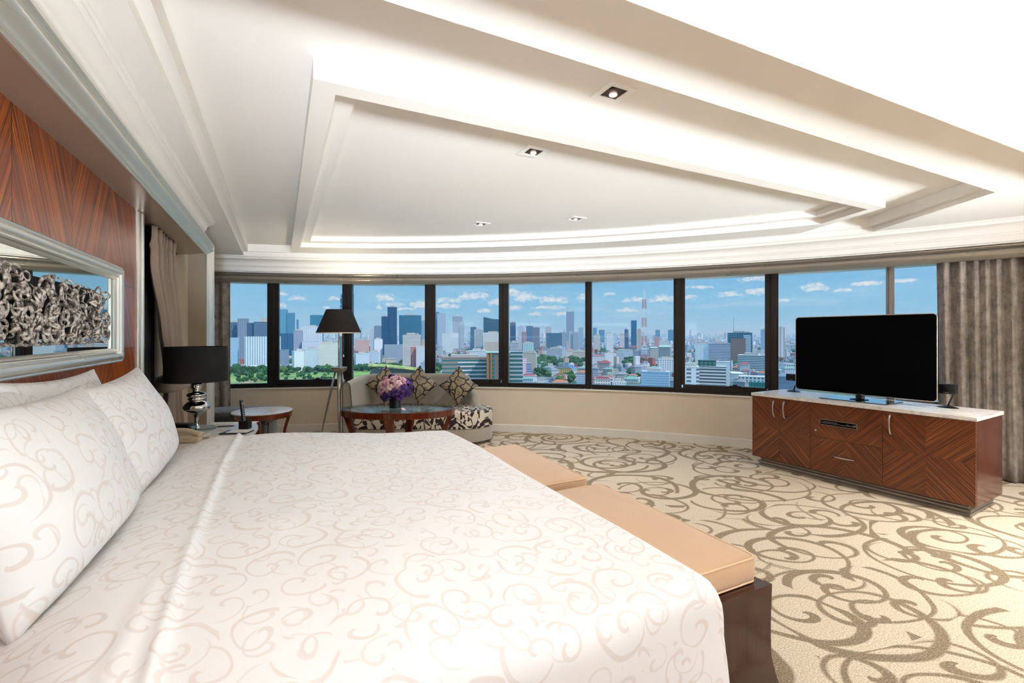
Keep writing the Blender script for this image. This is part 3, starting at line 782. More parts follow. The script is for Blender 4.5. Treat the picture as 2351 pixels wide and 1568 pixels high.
px_, py_ = on_ns(420, 990)
ck = thing('alarm_clock', 'small black alarm clock behind the telephone', 'clock', (px_, py_, NZ), math.radians(-28))
bm = B(); box(bm, -.085, .085, -.045, .045, 0, .062, bev=.012, seg=3); obj('case', bm, M['black'], ck, .6)
bm = B(); box(bm, .0851, .0865, -.025, .025, .018, .045); obj('display', bm, mat('grey_display', srgb('6f8a90'), .3), ck)
bm = B(); box(bm, -.07, .07, -.0475, -.0452, .015, .05); obj('front_panel', bm, M['screen'], ck)
px_, py_ = on_ns(563, 984)
rc = thing('remote_holder', 'small black open box holding the remote control', 'holder', (px_, py_, NZ), math.radians(-27))
bm = B(); a_, b2 = .038, .028
box(bm, -a_, a_, -b2, b2, 0, .006)
for q in ((-a_, -a_ + .004, -b2, b2), (a_ - .004, a_, -b2, b2), (-a_, a_, -b2, -b2 + .004), (-a_, a_, b2 - .004, b2)): box(bm, *q, .006, .068)
obj('box', bm, M['black'], rc)
rm = thing('remote_control', 'slim black remote control standing in the black holder', 'remote control', (px_ - .004, py_ + .004, NZ + .01), math.radians(-27))
Mx = Matrix.Rotation(math.radians(-7), 4, 'Y')
bm = B(); box(bm, -.010, .006, -.018, .018, 0.0, .225, Mx, .005, 2); obj('body', bm, M['black'], rm, .6)
bm = B(); box(bm, .0061, .0078, -.015, .015, .01, .205, Mx, .0005, 1); obj('face_plate', bm, M['alu'], rm)
bm = B()
for k in range(9):
    for c in (-1, 0, 1): box(bm, .0079, .0092, c * .009 - .003, c * .009 + .003, .03 + k * .018, .038 + k * .018, Mx)
obj('buttons', bm, M['black'], rm)
px_, py_ = on_ns(546, 993)
npd = thing('notepad_tray', 'black leather tray with white note paper on the marble', 'notepad', (px_, py_, NZ), math.radians(-24))
bm = B(); box(bm, -.105, .095, -.075, .065, 0, .008, bev=.002, seg=1); obj('tray', bm, M['black'], npd)
bm = B(); box(bm, -.065, .088, -.052, .052, .0082, .0125); obj('paper', bm, M['paper'], npd)
px_, py_ = on_ns(512, 973); bm = B(); box(bm, -.11, .11, -.03, .045, 0, .007)
o = obj('magazine', bm, M['paper'], smooth=False); o.location = (px_, py_, NZ); o.rotation_euler = (0, 0, math.radians(-20)); tag(o, 'open white leaflet at the back of the bedside table', 'leaflet')
px_, py_ = on_ns(520, 980); bm = B(); tube(bm, [(-.07, 0, .006), (.05, 0, .006), (.065, 0, .006)], [.0045, .0045, .0015], 8)
o = obj('pen', bm, M['black'], smooth=True); o.location = (px_, py_, NZ); o.rotation_euler = (0, 0, math.radians(-14)); tag(o, 'black pen lying on the bedside table beside the leaflet', 'pen')
px_, py_ = on_ns(576, 970); bm = B(); box(bm, -.06, .05, -.045, .045, 0.001, .003)
o = obj('card', bm, M['paper']); o.location = (px_, py_, NZ); o.rotation_euler = (0, 0, math.radians(-24)); tag(o, 'white card on the far corner of the bedside table', 'card')

# ------------------------------------------------------------------ framed mirror with carved panel
def rect_frame(bm, prof, y0, y1, z0, z1, x):
    """prof: (inset from outer edge, protrusion)"""
    rings = []
    for (sy, sz_) in ((0, 0), (1, 0), (1, 1), (0, 1)):
        r = []
        for ins, pr in prof:
            yy = y0 + ins if sy == 0 else y1 - ins; zz = z0 + ins if sz_ == 0 else z1 - ins
            r.append(bm.verts.new((x + pr, yy, zz)))
        rings.append(r)
    n_ = len(prof)
    for a in range(4):
        p, q = rings[a], rings[(a + 1) % 4]
        for k in range(n_): bm.faces.new((p[k], q[k], q[(k + 1) % n_], p[(k + 1) % n_]))
mr = thing('wall_mirror', 'long wall mirror in a silver frame above the bed', 'mirror', (-.898, 2.04, 1.572))
pfm = [(0, 0), (0, .03), (.006, .036), (.012, .034), (.014, .04), (.022, .046), (.03, .048), (.040, .046), (.048, .040), (.052, .030), (.058, .030), (.062, .034), (.066, .032), (.070, .022), (.078, .018), (.084, .010), (.084, 0)]
bm = B(); rect_frame(bm, pfm, .455 - 2.04, 3.627 - 2.04, 1.285 - 1.572, 1.8595 - 1.572, 0); obj('frame', bm, M['silver'], mr, .5)
bm = B(); box(bm, 0, .008, .535 - 2.04, 3.547 - 2.04, 1.365 - 1.572, 1.78 - 1.572); obj('mirror_glass', bm, M['mirror'], mr)
cp = thing('carved_panel', 'silvered carved scrollwork panel mounted in front of the wall mirror', 'wall carving', (-.875, 2.04, 1.556))
carve_m = mat('silvered_carved_wood', rough=.38, metal=.3, fn=lambda t, b: t.mix(t.step(t.noise(t.coord('Object'), 45., 4., .6), .40, .58), srgb('6e625a'), srgb('ded4cb')))
cr_ = random.Random(4)
def scroll(bm, cy_, cz_, R, turns, hand, a0, wdt, xo, tail=.0):
    pts, rad = [], []; N = 26
    for k in range(N + 1):
        u = k / N; r = R * (1 - u) ** .9 + R * .14; a = a0 + hand * turns * 2 * PI * u
        pts.append((xo + .016 * math.sin(u * PI) + .010 * u, cy_ + r * math.cos(a), cz_ + r * math.sin(a)))
        rad.append(wdt * (.35 + .95 * math.sin(PI * min(1, .12 + u * .8)) ) * (1 if u < .93 else 1.5))
    tube(bm, pts, rad, 7, flat=.55, up=(1, 0, 0))
def acanthus(bm, cy_, cz_, L, a0, bendv, wdt, xo):
    pts, rad = [], []
    for k in range(11):
        u = k / 10; a = a0 + bendv * u
        if k == 0: y, z = cy_, cz_
        else: y += L / 10 * math.cos(a); z += L / 10 * math.sin(a)
        pts.append((xo + .02 * math.sin(u * PI * .9), y, z)); rad.append(wdt * math.sin(PI * (.08 + .88 * u)) ** .7 + .001)
    tube(bm, pts, rad, 6, flat=.45, up=(1, 0, 0))
Yr0, Yr1, Zr0, Zr1 = .88 - 2.04, 3.215 - 2.04, -.150, .150
def clampz(z, m_): return max(Zr0 + m_, min(Zr1 - m_, z))
bm = B()
for layer, (stp, xo, rmin, rmax, w_) in enumerate(((.058, .014, .018, .040, .0046), (.080, .036, .026, .056, .0068))):
    for row in range(int((Zr1 - Zr0) / stp)):
        ncol = int((Yr1 - Yr0) / stp)
        for c in range(ncol):
            R = cr_.uniform(rmin, rmax)
            yy = Yr0 + stp * (c + .5) + cr_.uniform(-.35, .35) * stp; zz = clampz(Zr0 + stp * (row + .55) + cr_.uniform(-.3, .3) * stp, R * 1.05)
            yy = min(Yr1 - R * 1.1, max(Yr0 + R * 1.1, yy))
            h = cr_.choice((-1, 1))
            if cr_.random() < .78: scroll(bm, yy, zz, R, cr_.uniform(.9, 1.5), h, cr_.uniform(0, 6.28), w_ * cr_.uniform(.8, 1.3), xo + cr_.uniform(-.004, .01))
            n_l = cr_.choice((1, 2, 3)) if layer else cr_.choice((0, 0, 1)); a0 = cr_.uniform(0, 6.28)
            for q in range(n_l):
                acanthus(bm, yy, zz, cr_.uniform(.03, .05) if abs(zz) < .1 else .028, a0 + q * .45, cr_.uniform(-1.8, 1.8), w_ * cr_.uniform(.9, 1.5), xo + .012)
obj('scrollwork', bm, carve_m, cp, True)
bm = B()
for z in (Zr0 + .006, ): 
    pts = [(.015, Yr0 + (Yr1 - Yr0) * k / 80, z + .003 * math.sin(k * 1.9)) for k in range(81)]; tube(bm, pts, [.007 + .002 * math.sin(k * 2.3) for k in range(81)], 6)
pts = [(.012, Yr0 + (Yr1 - Yr0) * k / 60, .03 * math.sin(k * .55)) for k in range(61)]; tube(bm, pts, .008, 6)
for k in range(7):
    a = (k + .5) / 7; yy = Yr0 + (Yr1 - Yr0) * a
    for q in range(9): acanthus(bm, yy, -.01, .075, -PI / 2 + q * PI / 8 + PI / 2 * 0 - .0 + (0 if k % 2 else PI), 1.0 * (1 if q > 4 else -1), .009, .045)
obj('leaf_rosettes', bm, carve_m, cp, True)
bm = B(); box(bm, -.004, .004, Yr0 + .03, Yr1 - .03, Zr0 + .025, Zr1 - .025); obj('gap_shade_sheet', bm, mat('carving_gap_shade', srgb('1c1613'), .9), cp)  # dark sheet added behind the scrolls, stands in for shade in the gaps

# ------------------------------------------------------------------ drapes
def drape(name, lab, f, nu, nv, m, cat='curtain', parent=None, th=.004):
    bm = B(); grid(bm, f, nu, nv); o = obj(name, bm, m, parent, smooth=True)
    so = o.modifiers.new('thickness', 'SOLIDIFY'); so.thickness = th
    if lab: tag(o, lab, cat)
    return o
def arc_drape(a0, a1, R, z0, z1, pitch, amp, seed, slope=0.):
    L = abs(a0 - a1) * math.pi / 180 * R; nf = L / pitch
    def f(u, v):
        z = z0 + (z1 - z0) * v
        a = a0 + (a1 - a0) * u + slope * (1 - v) * (1 - u)
        ph = u * nf * 2 * PI + 1.2 * math.sin(u * nf * 1.3 + seed) + .25 * math.sin(v * 2 + u * 7)
        s_ = math.sin(ph); am = amp * (.75 + .35 * math.sin(u * nf * .9 + seed)) * (.9 + .2 * (1 - v))
        r = R + am * (abs(s_) ** .75 * (1 if s_ > 0 else -1)) + .004 * math.sin(ph * 3 + v * 4)
        x, y = arcp(r, a); return x, y, z
    return f, int(nf * 16)
cu = thing('curtain', 'tall grey-brown velvet curtain gathered at the right end of the windows', 'curtain', (*arcp(10.0, 23), 0))
inv = Matrix.Translation(-Vector(cu.location))
f, nu = arc_drape(26.1, 17.0, 10.035, .012, 2.215, .095, .032, 1.3, -.12)
o = drape('pleated_panel', None, f, nu, 10, M['velvet'], parent=cu); o.matrix_parent_inverse = inv
def swag(a0, a1, R, z0, z1):
    def f(u, v):
        a = a0 + (a1 - a0) * (u * .35 + v * .65); z = z1 - (z1 - z0) * v
        r = R + .012 * math.sin(u * 14) + .02 * v; x, y = arcp(r, a); return x, y, z - .02 * u
    return f
o = drape('swag', None, swag(22.55, 21.0, 9.985, 1.55, 2.215), 24, 16, M['velvet'], parent=cu); o.matrix_parent_inverse = inv
cu = thing('curtain', 'grey-brown velvet curtain at the left end of the windows behind the silver frame', 'curtain', (*arcp(10.0, 78.5), 0))
inv = Matrix.Translation(-Vector(cu.location))
f, nu = arc_drape(81.2, 77.45, 10.03, .012, 2.215, .10, .03, 2.2)
o = drape('pleated_panel', None, f, nu, 10, M['velvet'], parent=cu); o.matrix_parent_inverse = inv
o = drape('swag', None, swag(79.6, 78.3, 9.98, 1.7, 2.215), 20, 12, M['velvet'], parent=cu); o.matrix_parent_inverse = inv
# taupe tied-back drape beside the bed
td = thing('tied_drape', 'taupe satin drape tied back beside the wood panelling', 'curtain', (-.92, 5.0, 0))
inv = Matrix.Translation(-Vector(td.location))
TX = -.90
def key(tab, z):
    for (za, a), (zb_, b_) in zip(tab, tab[1:]):
        if za <= z <= zb_: q = (z - za) / (zb_ - za); q = q * q * (3 - 2 * q); return a + (b_ - a) * q
    return tab[0][1] if z < tab[0][0] else tab[-1][1]
YL = [(0, 4.86), (.7, 4.84), (1.02, 4.90), (1.10, 4.86), (1.5, 4.70), (2.0, 4.52), (2.3, 4.55)]
YRt = [(0, 5.75), (.5, 5.72), (.95, 5.40), (1.05, 5.33), (1.2, 5.42), (1.8, 5.42), (2.15, 5.36), (2.3, 5.42)]
def ftd(u, v):
    z = .02 + 2.29 * v
    a, b_ = key(YL, z), key(YRt, z); k = (b_ - a) / .8
    y = a + (b_ - a) * u
    nf = 6; am = .034 * (1.1 - .6 * max(0, 1 - abs(z - 1.04) / .12)) * (1 if z < 2.15 else 1.2)
    ph = u * nf * 2 * PI + .4 * math.sin(z * 2.2)
    if z > 2.17: am *= .6
    x = TX + .035 * math.sin(PI * min(1, max(0, (z - .4) / 1.6))) + am * math.sin(ph) * (.7 + .3 * math.sin(u * 9))
    x -= .012 * math.exp(-((z - 2.17) / .02) ** 2)
    return x, y, z
o = drape('drape_panel', None, ftd, 130, 60, M['drape'], parent=td); o.matrix_parent_inverse = inv
def ftb(u, v):
    a = 2 * PI * u; yc, hw = 5.115, .235
    z = 1.085 - .085 * v - .05 * math.cos(a) * .0 - .06 * ((math.cos(a) + 1) / 2) * 0 - .03 * math.sin(a) * 0
    z -= .05 * (1 - abs(math.cos(a))) * 0 + .05 * ((1 - math.cos(a)) / 2)
    return TX + .03 + .125 * math.sin(a), yc + hw * math.cos(a), z
bm = B(); grid(bm, ftb, 40, 4, closeu=True); o = obj('tieback', bm, M['drape'], td, True); o.matrix_parent_inverse = inv
so = o.modifiers.new('thickness', 'SOLIDIFY'); so.thickness = .006
bm = B(); tube(bm, [(-.97, 4.15, 2.29), (-.97, 5.9, 2.29)], .012, 8)
o = obj('curtain_rod', bm, M['black'], td, True); o.matrix_parent_inverse = inv
def fdk(u, v):
    return -.985 + .018 * math.sin(u * 40 + .5 * math.sin(v * 5)), 4.20 + .75 * u, .02 + 2.28 * v
o = drape('blackout_curtain', 'dark blackout curtain in the gap between the panelling and the taupe drape', fdk, 60, 6, M['darksheer'])
# ------------------------------------------------------------------ seating corner (local x = photo right, y = away)
def cthing(name, lab, cat, px, z, rot=0., h=0., group=None):
    x, y = cw(px, z); return thing(name, lab, cat, (x, y, h), -TH + math.radians(rot), group)
sf = cthing('sofa', 'grey velour sofa with high curved back and patterned seat by the windows', 'sofa', 957, 6.05, 0)
sf.scale = (.895, .98, .985)
# back shell
path = [(-1.06, -.04), (-1.06, .30), (-1.055, .58), (-1.00, .75), (-.86, .84), (-.66, .87), (-.2, .87), (.25, .87), (.55, .86), (.70, .80), (.80, .68), (.89, .52), (.96, .34)]
hts = [.845, .87, .88, .885, .89, .892, .893, .893, .89, .86, .66, .50, .43]
from itertools import accumulate
def smooth_path(P, H, n):
    out = []; N = len(P)
    for i in range(n + 1):
        u = i / n * (N - 1); k = min(int(u), N - 2); q = u - k
        g = lambda j: P[max(0, min(N - 1, j))]
        def cr4(a, b_, c, d): return .5 * (2 * b_ + (c - a) * q + (2 * a - 5 * b_ + 4 * c - d) * q * q + (3 * b_ - a - 3 * c + d) * q ** 3)
        x = cr4(g(k - 1)[0], g(k)[0], g(k + 1)[0], g(k + 2)[0]); y = cr4(g(k - 1)[1], g(k)[1], g(k + 1)[1], g(k + 2)[1])
        out.append((x, y, H[k] + (H[k + 1] - H[k]) * q))
    return out
sp = smooth_path(path, hts, 72)
bm = B(); rings = []
for i, (x, y, h_) in enumerate(sp):
    a, b_ = sp[max(0, i - 1)], sp[min(len(sp) - 1, i + 1)]; tx, ty = b_[0] - a[0], b_[1] - a[1]; l_ = math.hypot(tx, ty); nx, ny = ty / l_, -tx / l_
    T0 = .115 if i < len(sp) - 8 else .115 - .05 * (i - len(sp) + 8) / 8
    r = T0 / 2; sec = [(0, .03), (.0, h_ - r)] + [(r - r * math.cos(PI * k / 8), h_ - r + r * math.sin(PI * k / 8)) for k in range(1, 8)] + [(T0, h_ - r), (T0 + .035, .40), (T0 + .035, .03)]
    rings.append([bm.verts.new((x + nx * o_, y + ny * o_, z)) for o_, z in sec])
for a, b_ in zip(rings, rings[1:]):
    for k in range(len(a)): bm.faces.new((a[k], a[(k + 1) % len(a)], b_[(k + 1) % len(a)], b_[k]))
bm.faces.new(rings[0]); bm.faces.new(rings[-1][::-1])
obj('backrest', bm, M['sofacloth'], sf, .9)
bm = B(); fr = [v for v in ((-1.06, .06), (-1.06, .8), (-1.045, .835), (-1.0, .848), (-.965, .83), (-.95, .78), (-.935, .6), (-.90, .40), (-.905, .06))]
tube(bm, [(x, -.046, z) for x, z in fr], .005, 6); obj('piping', bm, M['piping'], sf, True)
# seat plan: straight front, round right end
def seat_outline(g, n=28):
    pts = [(-.93 - 0 * g, -.005 - g), (-.93, .72)]
    pts += [(.5, .72)]
    c = (.62, .36); rx, ry = .46 + g, .37 + g
    for k in range(n + 1):
        a = PI / 2 - PI * k / n; pts.append((c[0] + rx * math.cos(a), c[1] + ry * math.sin(a)))
    pts += [(.3, -.01 - g), (-.3, -.01 - g)]
    return pts
def slab(o_fn, z0, z1, rr, nseg=4):
    bm = B(); L = []
    for k in range(nseg + 1):
        a = PI / 2 * k / nseg; L.append((-rr * (1 - math.cos(a)) * 1, z1 - rr + rr * math.sin(a)))
    L = [(0, z0)] + L
    uvl = bm.loops.layers.uv.verify(); loops = []
    for g, z in L: loops.append([bm.verts.new((x, y, z)) for x, y in o_fn(g)])
    n_ = len(loops[0])
    for a, b_ in zip(loops, loops[1:]):
        for k in range(n_): bm.faces.new((a[k], a[(k + 1) % n_], b_[(k + 1) % n_], b_[k]))
    bm.faces.new(loops[-1]); bm.faces.new(loops[0][::-1])
    for f_ in bm.faces:
        f_.normal_update()
        for lp in f_.loops:
            c = lp.vert.co
            lp[uvl].uv = (c.x, c.y) if abs(f_.normal.z) > .8 else (c.x - (.8 * c.y if abs(f_.normal.x) > .5 else 0), c.z * .9 + 3)
    return bm
obj('seat_cushion', slab(seat_outline, .225, .455, .035), M['seatcloth'], sf, .7)
obj('base', slab(lambda g: seat_outline(g - .004), .045, .222, .012), M['sofacloth'], sf, .7)
for x, y in ((-.85, .1), (-.85, .65), (.2, .08), (.75, .36), (.45, .6)):
    bm = B(); lathe(bm, [(.02, 0), (.026, .046)], 12, Matrix.Translation((x, y, 0))); obj('foot', bm, M['darkwood'], sf)
def cushion(lab, px, z, yaw, W, tilt, seed, hz):
    x, y = cw(px, z)
    o = obj('cushion', pillow_bm(W, W, .15, seed, .10), M['leafcloth'], smooth=True)
    o.matrix_world = Matrix.Translation((x, y, hz)) @ Matrix.Rotation(-TH + math.radians(yaw), 4, 'Z') @ Matrix.Rotation(math.radians(tilt), 4, 'X') @ Matrix.Rotation(math.radians(45), 4, 'Y')
    tag(o, lab, 'cushion', 'leaf patterned cushions on the sofa')
cushion('black and beige leaf cushion on the left of the sofa, behind the flowers', 884, 6.60, 4, .39, -14, 3, .745)
cushion('black and beige leaf cushion in the middle of the sofa', 962, 6.62, 0, .39, -14, 8, .745)
cushion('black and beige leaf cushion at the right end of the sofa back', 1052, 6.55, -3, .40, -16, 12, .735)

# ------------------------------------------------------------------ coffee table
TZ = .60
ct = cthing('coffee_table', 'oval coffee table with reddish wood rim and dark glass top in front of the sofa', 'coffee table', 914, 5.38, 0)
def ell(rx, ry, n=72): return [(rx * math.cos(2 * PI * k / n), ry * math.sin(2 * PI * k / n)) for k in range(n)]
def ering(bm, specs, n=72):
    rings = [[bm.verts.new((rx * math.cos(2 * PI * k / n), ry * math.sin(2 * PI * k / n), z)) for k in range(n)] for rx, ry, z in specs]
    for i in range(len(rings)):
        a, b_ = rings[i], rings[(i + 1) % len(rings)]
        for k in range(n): bm.faces.new((a[k], a[(k + 1) % n], b_[(k + 1) % n], b_[k]))
rx, ry = .655, .37
bm = B(); ering(bm, [(rx, ry, TZ - .004), (rx - .004, ry - .004, TZ - .0), (rx - .05, ry - .05, TZ), (rx - .05, ry - .05, TZ - .06), (rx - .02, ry - .02, TZ - .075), (rx - .003, ry - .003, TZ - .07)])
obj('apron', bm, M['redwood'], ct, .6)
bm = B(); ering(bm, [(rx - .004, ry - .004, TZ + .001), (rx - .004, ry - .004, TZ + .008), (rx - .010, ry - .010, TZ + .011), (.001, .001, TZ + .011), (.001, .001, TZ + .001)])
obj('glass_top', bm, M['clearglass'], ct, .6)
bm = B(); prism(bm, ell(rx - .055, ry - .055), TZ - .02, TZ - .012); obj('inner_panel', bm, mat('smoked_mirror_panel', srgb('c4c8c4'), .10, .55), ct)
for ax, ay in ((-.63, 0.02), (.63, 0.02), (-.02, -.36), (.10, .34)):
    ln = math.hypot(ax, ay); ux, uy = ax / ln, ay / ln; bm = B(); pts = []; rad = []
    for k in range(13):
        u = k / 12; off = -.0 - .13 * math.sin(u * PI * .55) + .10 * max(0, u - .6) ** 1.3
        pts.append((ax * .99 + ux * off, ay * .99 + uy * off, (TZ - .012) * (1 - u))); rad.append(.047 - .014 * u)
    Mz = None; rings = []
    for (x, y, z), r_ in zip(pts, rad):
        tx, ty = -uy, ux; h2 = r_ * .62
        rings.append([bm.verts.new((x + tx * a * r_ + ux * b_ * h2, y + ty * a * r_ + uy * b_ * h2, z)) for a, b_ in ((-1, -1), (1, -1), (1, 1), (-1, 1))])
    for p, q in zip(rings, rings[1:]):
        for k in range(4): bm.faces.new((p[k], p[(k + 1) % 4], q[(k + 1) % 4], q[k]))
    bm.faces.new(rings[0]); bm.faces.new(rings[-1])
    bmesh.ops.bevel(bm, geom=[e_ for e_ in bm.edges if abs((e_.verts[0].co - e_.verts[1].co).z) > .02], offset=.006, segments=2, affect='EDGES')
    obj('leg', bm, M['redwood'], ct, .6)
# flowers
fl = cthing('flower_arrangement', 'pink and purple orchid blooms in a low black vase on the coffee table', 'flowers', 907, 5.36, 0, TZ + .0112)
bm = B(); lathe(bm, [(.0, 0), (.068, 0), (.068, .135), (.062, .135), (.062, .02), (.0, .02)], 40, cap=False); obj('vase', bm, M['black'], fl, .6)
bm = B(); box(bm, -.09, .09, -.075, .075, -.0, .002); 
bm.free()
fr_ = random.Random(11)
pink = mat('pink_petal', rough=.6, fn=lambda t, b: t.mix(t.step(t.noise(t.coord('Object'), 30., 2.), .35, .65), srgb('c988ac'), srgb('f0d2cf')))
cream_m = mat('cream_petal', rough=.6, fn=lambda t, b: t.mix(t.step(t.noise(t.coord('Object'), 40., 2.), .35, .62), srgb('d79fae'), srgb('f6e3cf')))
purp = mat('purple_petal', rough=.6, fn=lambda t, b: t.mix(t.step(t.noise(t.coord('Object'), 30., 2.), .35, .65), srgb('2c1250'), srgb('6a3a96')))
green = mat('green_stem', srgb('3b4a22'), .6)
def floret(bm, c, nrm, R):
    nrm = nrm.normalized(); a = nrm.orthogonal().normalized(); b_ = nrm.cross(a)
    st = fr_.uniform(0, 6.28)
    for k in range(5):
        an = st + k * 2 * PI / 5; d = a * math.cos(an) + b_ * math.sin(an); s_ = nrm.cross(d)
        v = [bm.verts.new(c), bm.verts.new(c + d * R * .45 + s_ * R * .36 + nrm * R * .10), bm.verts.new(c + d * R * .9 + s_ * R * .30 + nrm * R * .18), bm.verts.new(c + d * R + nrm * R * .10),
             bm.verts.new(c + d * R * .9 - s_ * R * .30 + nrm * R * .18), bm.verts.new(c + d * R * .45 - s_ * R * .36 + nrm * R * .10)]
        bm.faces.new(v)
    bmesh.ops.create_icosphere(bm, subdivisions=1, radius=R * .16, matrix=Matrix.Translation(c + nrm * R * .08))
cen = Vector((0, 0, .218))
dirs = []
for k in range(34):
    z = 1 - 2 * (k + .5) / 34 * .86; a = k * 2.39996; s_ = math.sqrt(1 - z * z); dirs.append(Vector((s_ * math.cos(a), s_ * math.sin(a), z)))
for k, d in enumerate(dirs):
    bm = B(); NOFIX.add(id(bm)); c0 = cen + Vector((d.x * .150, d.y * .13, d.z * .105))
    pu = k % 5 in (1, 3) if d.y < .3 else k % 4 == 0
    if pu: c0 = cen + (c0 - cen) * 1.10
    m_ = purp if pu else (cream_m if k % 3 == 0 else pink)
    for q in range(13):
        dd = (d + Vector((fr_.uniform(-1, 1), fr_.uniform(-1, 1), fr_.uniform(-1, 1))) * .75).normalized()
        floret(bm, c0 + dd * .046, dd + d * .4, fr_.uniform(.024, .033))
    obj('bloom', bm, m_, fl, False)
bm = B()
for k in range(14): a = k * .45 * PI; tube(bm, [(.03 * math.cos(a), .03 * math.sin(a), .03), (.08 * math.cos(a), .07 * math.sin(a), .2)], .004, 5)
obj('stems', bm, green, fl)
bm = B(); NOFIX.add(id(bm)); floret(bm, Vector((0, 0, .012)), Vector((.2, -.4, 1)), .028)
x, y = cw(926, 5.15); o = obj('fallen_bloom', bm, pink); o.location = (x, y, TZ + .0112); tag(o, 'single pink bloom fallen on the table glass', 'flower')
bm = B(); lathe(bm, [(0, 0), (.05, 0), (.055, .012), (.05, .012), (.046, .004), (0, .004)], 32, cap=False)
x, y = cw(988, 5.2); o = obj('ashtray', bm, M['clearglass'], smooth=.6); o.location = (x, y, TZ + .0112); tag(o, 'small clear glass dish on the coffee table', 'dish')

# ------------------------------------------------------------------ floor lamp
fp = cthing('floor_lamp', 'tripod floor lamp with dark flared shade beside the sofa', 'floor lamp', 778, 6.25, 0)
S_ = 6.25 / FPX
bm = B(); pf = [(0, .92)] + [(.105 * math.sin(PI / 2 * k / 10) + .0, .935 + .075 * (1 - math.cos(PI / 2 * k / 10))) for k in range(11)] + [(.100, 1.016), (0, 1.018)]
lathe(bm, pf, 40, cap=False); obj('bowl', bm, M['satin'], fp, .8)
for a in (200, 292, 75):
    a = math.radians(a); bm = B(); ux, uy = math.cos(a), math.sin(a)
    pts = [(ux * (.045 + .20 * u), uy * (.045 + .20 * u), .965 * (1 - u)) for u in (0, .3, .6, 1)]
    tube(bm, pts, [.024, .024, .018, .012], 12, flat=.6, up=(ux, uy, 0)); obj('leg', bm, M['satin'], fp, True)
bm = B(); tube(bm, [(0, 0, 1.01), (0, 0, 1.56)], .011, 14); obj('pole', bm, M['satin'], fp, True)
sb, st_ = 1.45 - (763 - 768) * S_ * -1 * -1, 0
sb = 1.45 + (768 - 765) * S_; stp = 1.45 + (768 - 711) * S_; rb, rt_ = 49 * S_, 27.5 * S_
bm = B(); lathe(bm, [(rb, sb + .012), (rt_, stp), (rt_ - .004, stp), (rb - .004, sb + .012), (rb, sb + .012)], 64, cap=False)
shade_m = mat('dark_brown_shade_cloth', srgb('1f1812'), .8, **{'Subsurface Weight': 0.0, 'Transmission Weight': 0.0})
obj('lamp_shade', bm, shade_m, fp, .6)
bm = B(); lathe(bm, [(rb - .001, sb), (rb - .001, sb + .0118), (rb - .01, sb + .0118), (rb - .01, sb), (rb - .001, sb)], 64, cap=False); obj('shade_rim', bm, mat('cream_shade_lining', srgb('cdbca4'), .6), fp, .6)
_l = light('floor_lamp_light', 'POINT', (0, 0, 1.66), 16, (1, .82, .62), shadow_soft_size=.05); _l.parent = fp
bm = B(); bmesh.ops.create_uvsphere(bm, u_segments=16, v_segments=10, radius=.035, matrix=Matrix.Translation((0, 0, 1.62)))
obj('bulb', bm, mat('warm_bulb', srgb('ffe0b0'), .4, **{'Emission Strength': 1.2, 'Emission Color': (1, .75, .45, 1)}), fp, True)
bm = B(); tube(bm, [(.07, -.02, 1.52), (.07, -.02, 1.19)], .0012, 4); lathe(bm, [(0, 1.145), (.010, 1.152), (.012, 1.160), (.006, 1.178), (.0012, 1.19)], 14, Matrix.Translation((.07, -.02, 0)), cap=False)
obj('pull_chain', bm, M['chrome'], fp, True)

# ------------------------------------------------------------------ side table and ottoman
st = cthing('side_table', 'round side table with white marble top and curved reddish legs', 'side table', 603, 5.75, 0)
SZ = .515
bm = B(); lathe(bm, [(0, SZ - .018), (.328, SZ - .018), (.337, SZ - .010), (.334, SZ - .002), (.326, SZ), (0, SZ)], 64, cap=False); obj('marble_top', bm, M['marble'], st, .6)
bm = B(); ering(bm, [(.335, .335, SZ - .018), (.31, .31, SZ - .018), (.31, .31, SZ - .075), (.33, .33, SZ - .078)]); obj('apron', bm, M['redwood'], st, .6)
for a in (-72, 18, 108, 198):
    a = math.radians(a); ux, uy = math.cos(a), math.sin(a); bm = B(); rings = []
    for k in range(11):
        u = k / 10; o_ = .318 - .085 * math.sin(u * PI * .62) + .05 * max(0, u - .6) * 1.2; z = (SZ - .02) * (1 - u); r_ = .032 - .010 * u
        rings.append([bm.verts.new((ux * (o_ + b_ * r_ * .6) - uy * aa * r_, uy * (o_ + b_ * r_ * .6) + ux * aa * r_, z)) for aa, b_ in ((-1, -1), (1, -1), (1, 1), (-1, 1))])
    for p, q in zip(rings, rings[1:]):
        for k in range(4): bm.faces.new((p[k], p[(k + 1) % 4], q[(k + 1) % 4], q[k]))
    bm.faces.new(rings[0]); bm.faces.new(rings[-1]); obj('leg', bm, M['redwood'], st, .5)
ot = cthing('lounge_chair', 'dark grey velvet footrest partly hidden behind the bedside table', 'footstool', 548, 6.05, 12)
dg = mat('dark_grey_velvet', rough=.8, fn=f_velvet('25241f', '57544b', 40.), **{'Sheen Weight': .4})
bm = B(); box(bm, -.46, .40, -.30, .30, .30, .475, bev=.05, seg=4); bmesh.ops.subdivide_edges(bm, edges=[e_ for e_ in bm.edges if e_.calc_length() > .3], cuts=8, use_grid_fill=True)
for v in bm.verts:
    if v.co.z > .45: v.co.z += .03 * (1 - (v.co.x / .45) ** 2) * (1 - (v.co.y / .31) ** 2)
obj('seat', bm, dg, ot, True)
bm = B(); box(bm, -.45, .39, -.29, .29, .12, .30, bev=.02, seg=3); obj('base', bm, dg, ot, .6)
for x, y in ((-.4, -.24), (.34, -.24), (-.4, .24), (.34, .24)):
    bm = B(); lathe(bm, [(.018, 0), (.025, .12)], 12, Matrix.Translation((x, y, 0))); obj('leg', bm, M['darkwood'], ot)

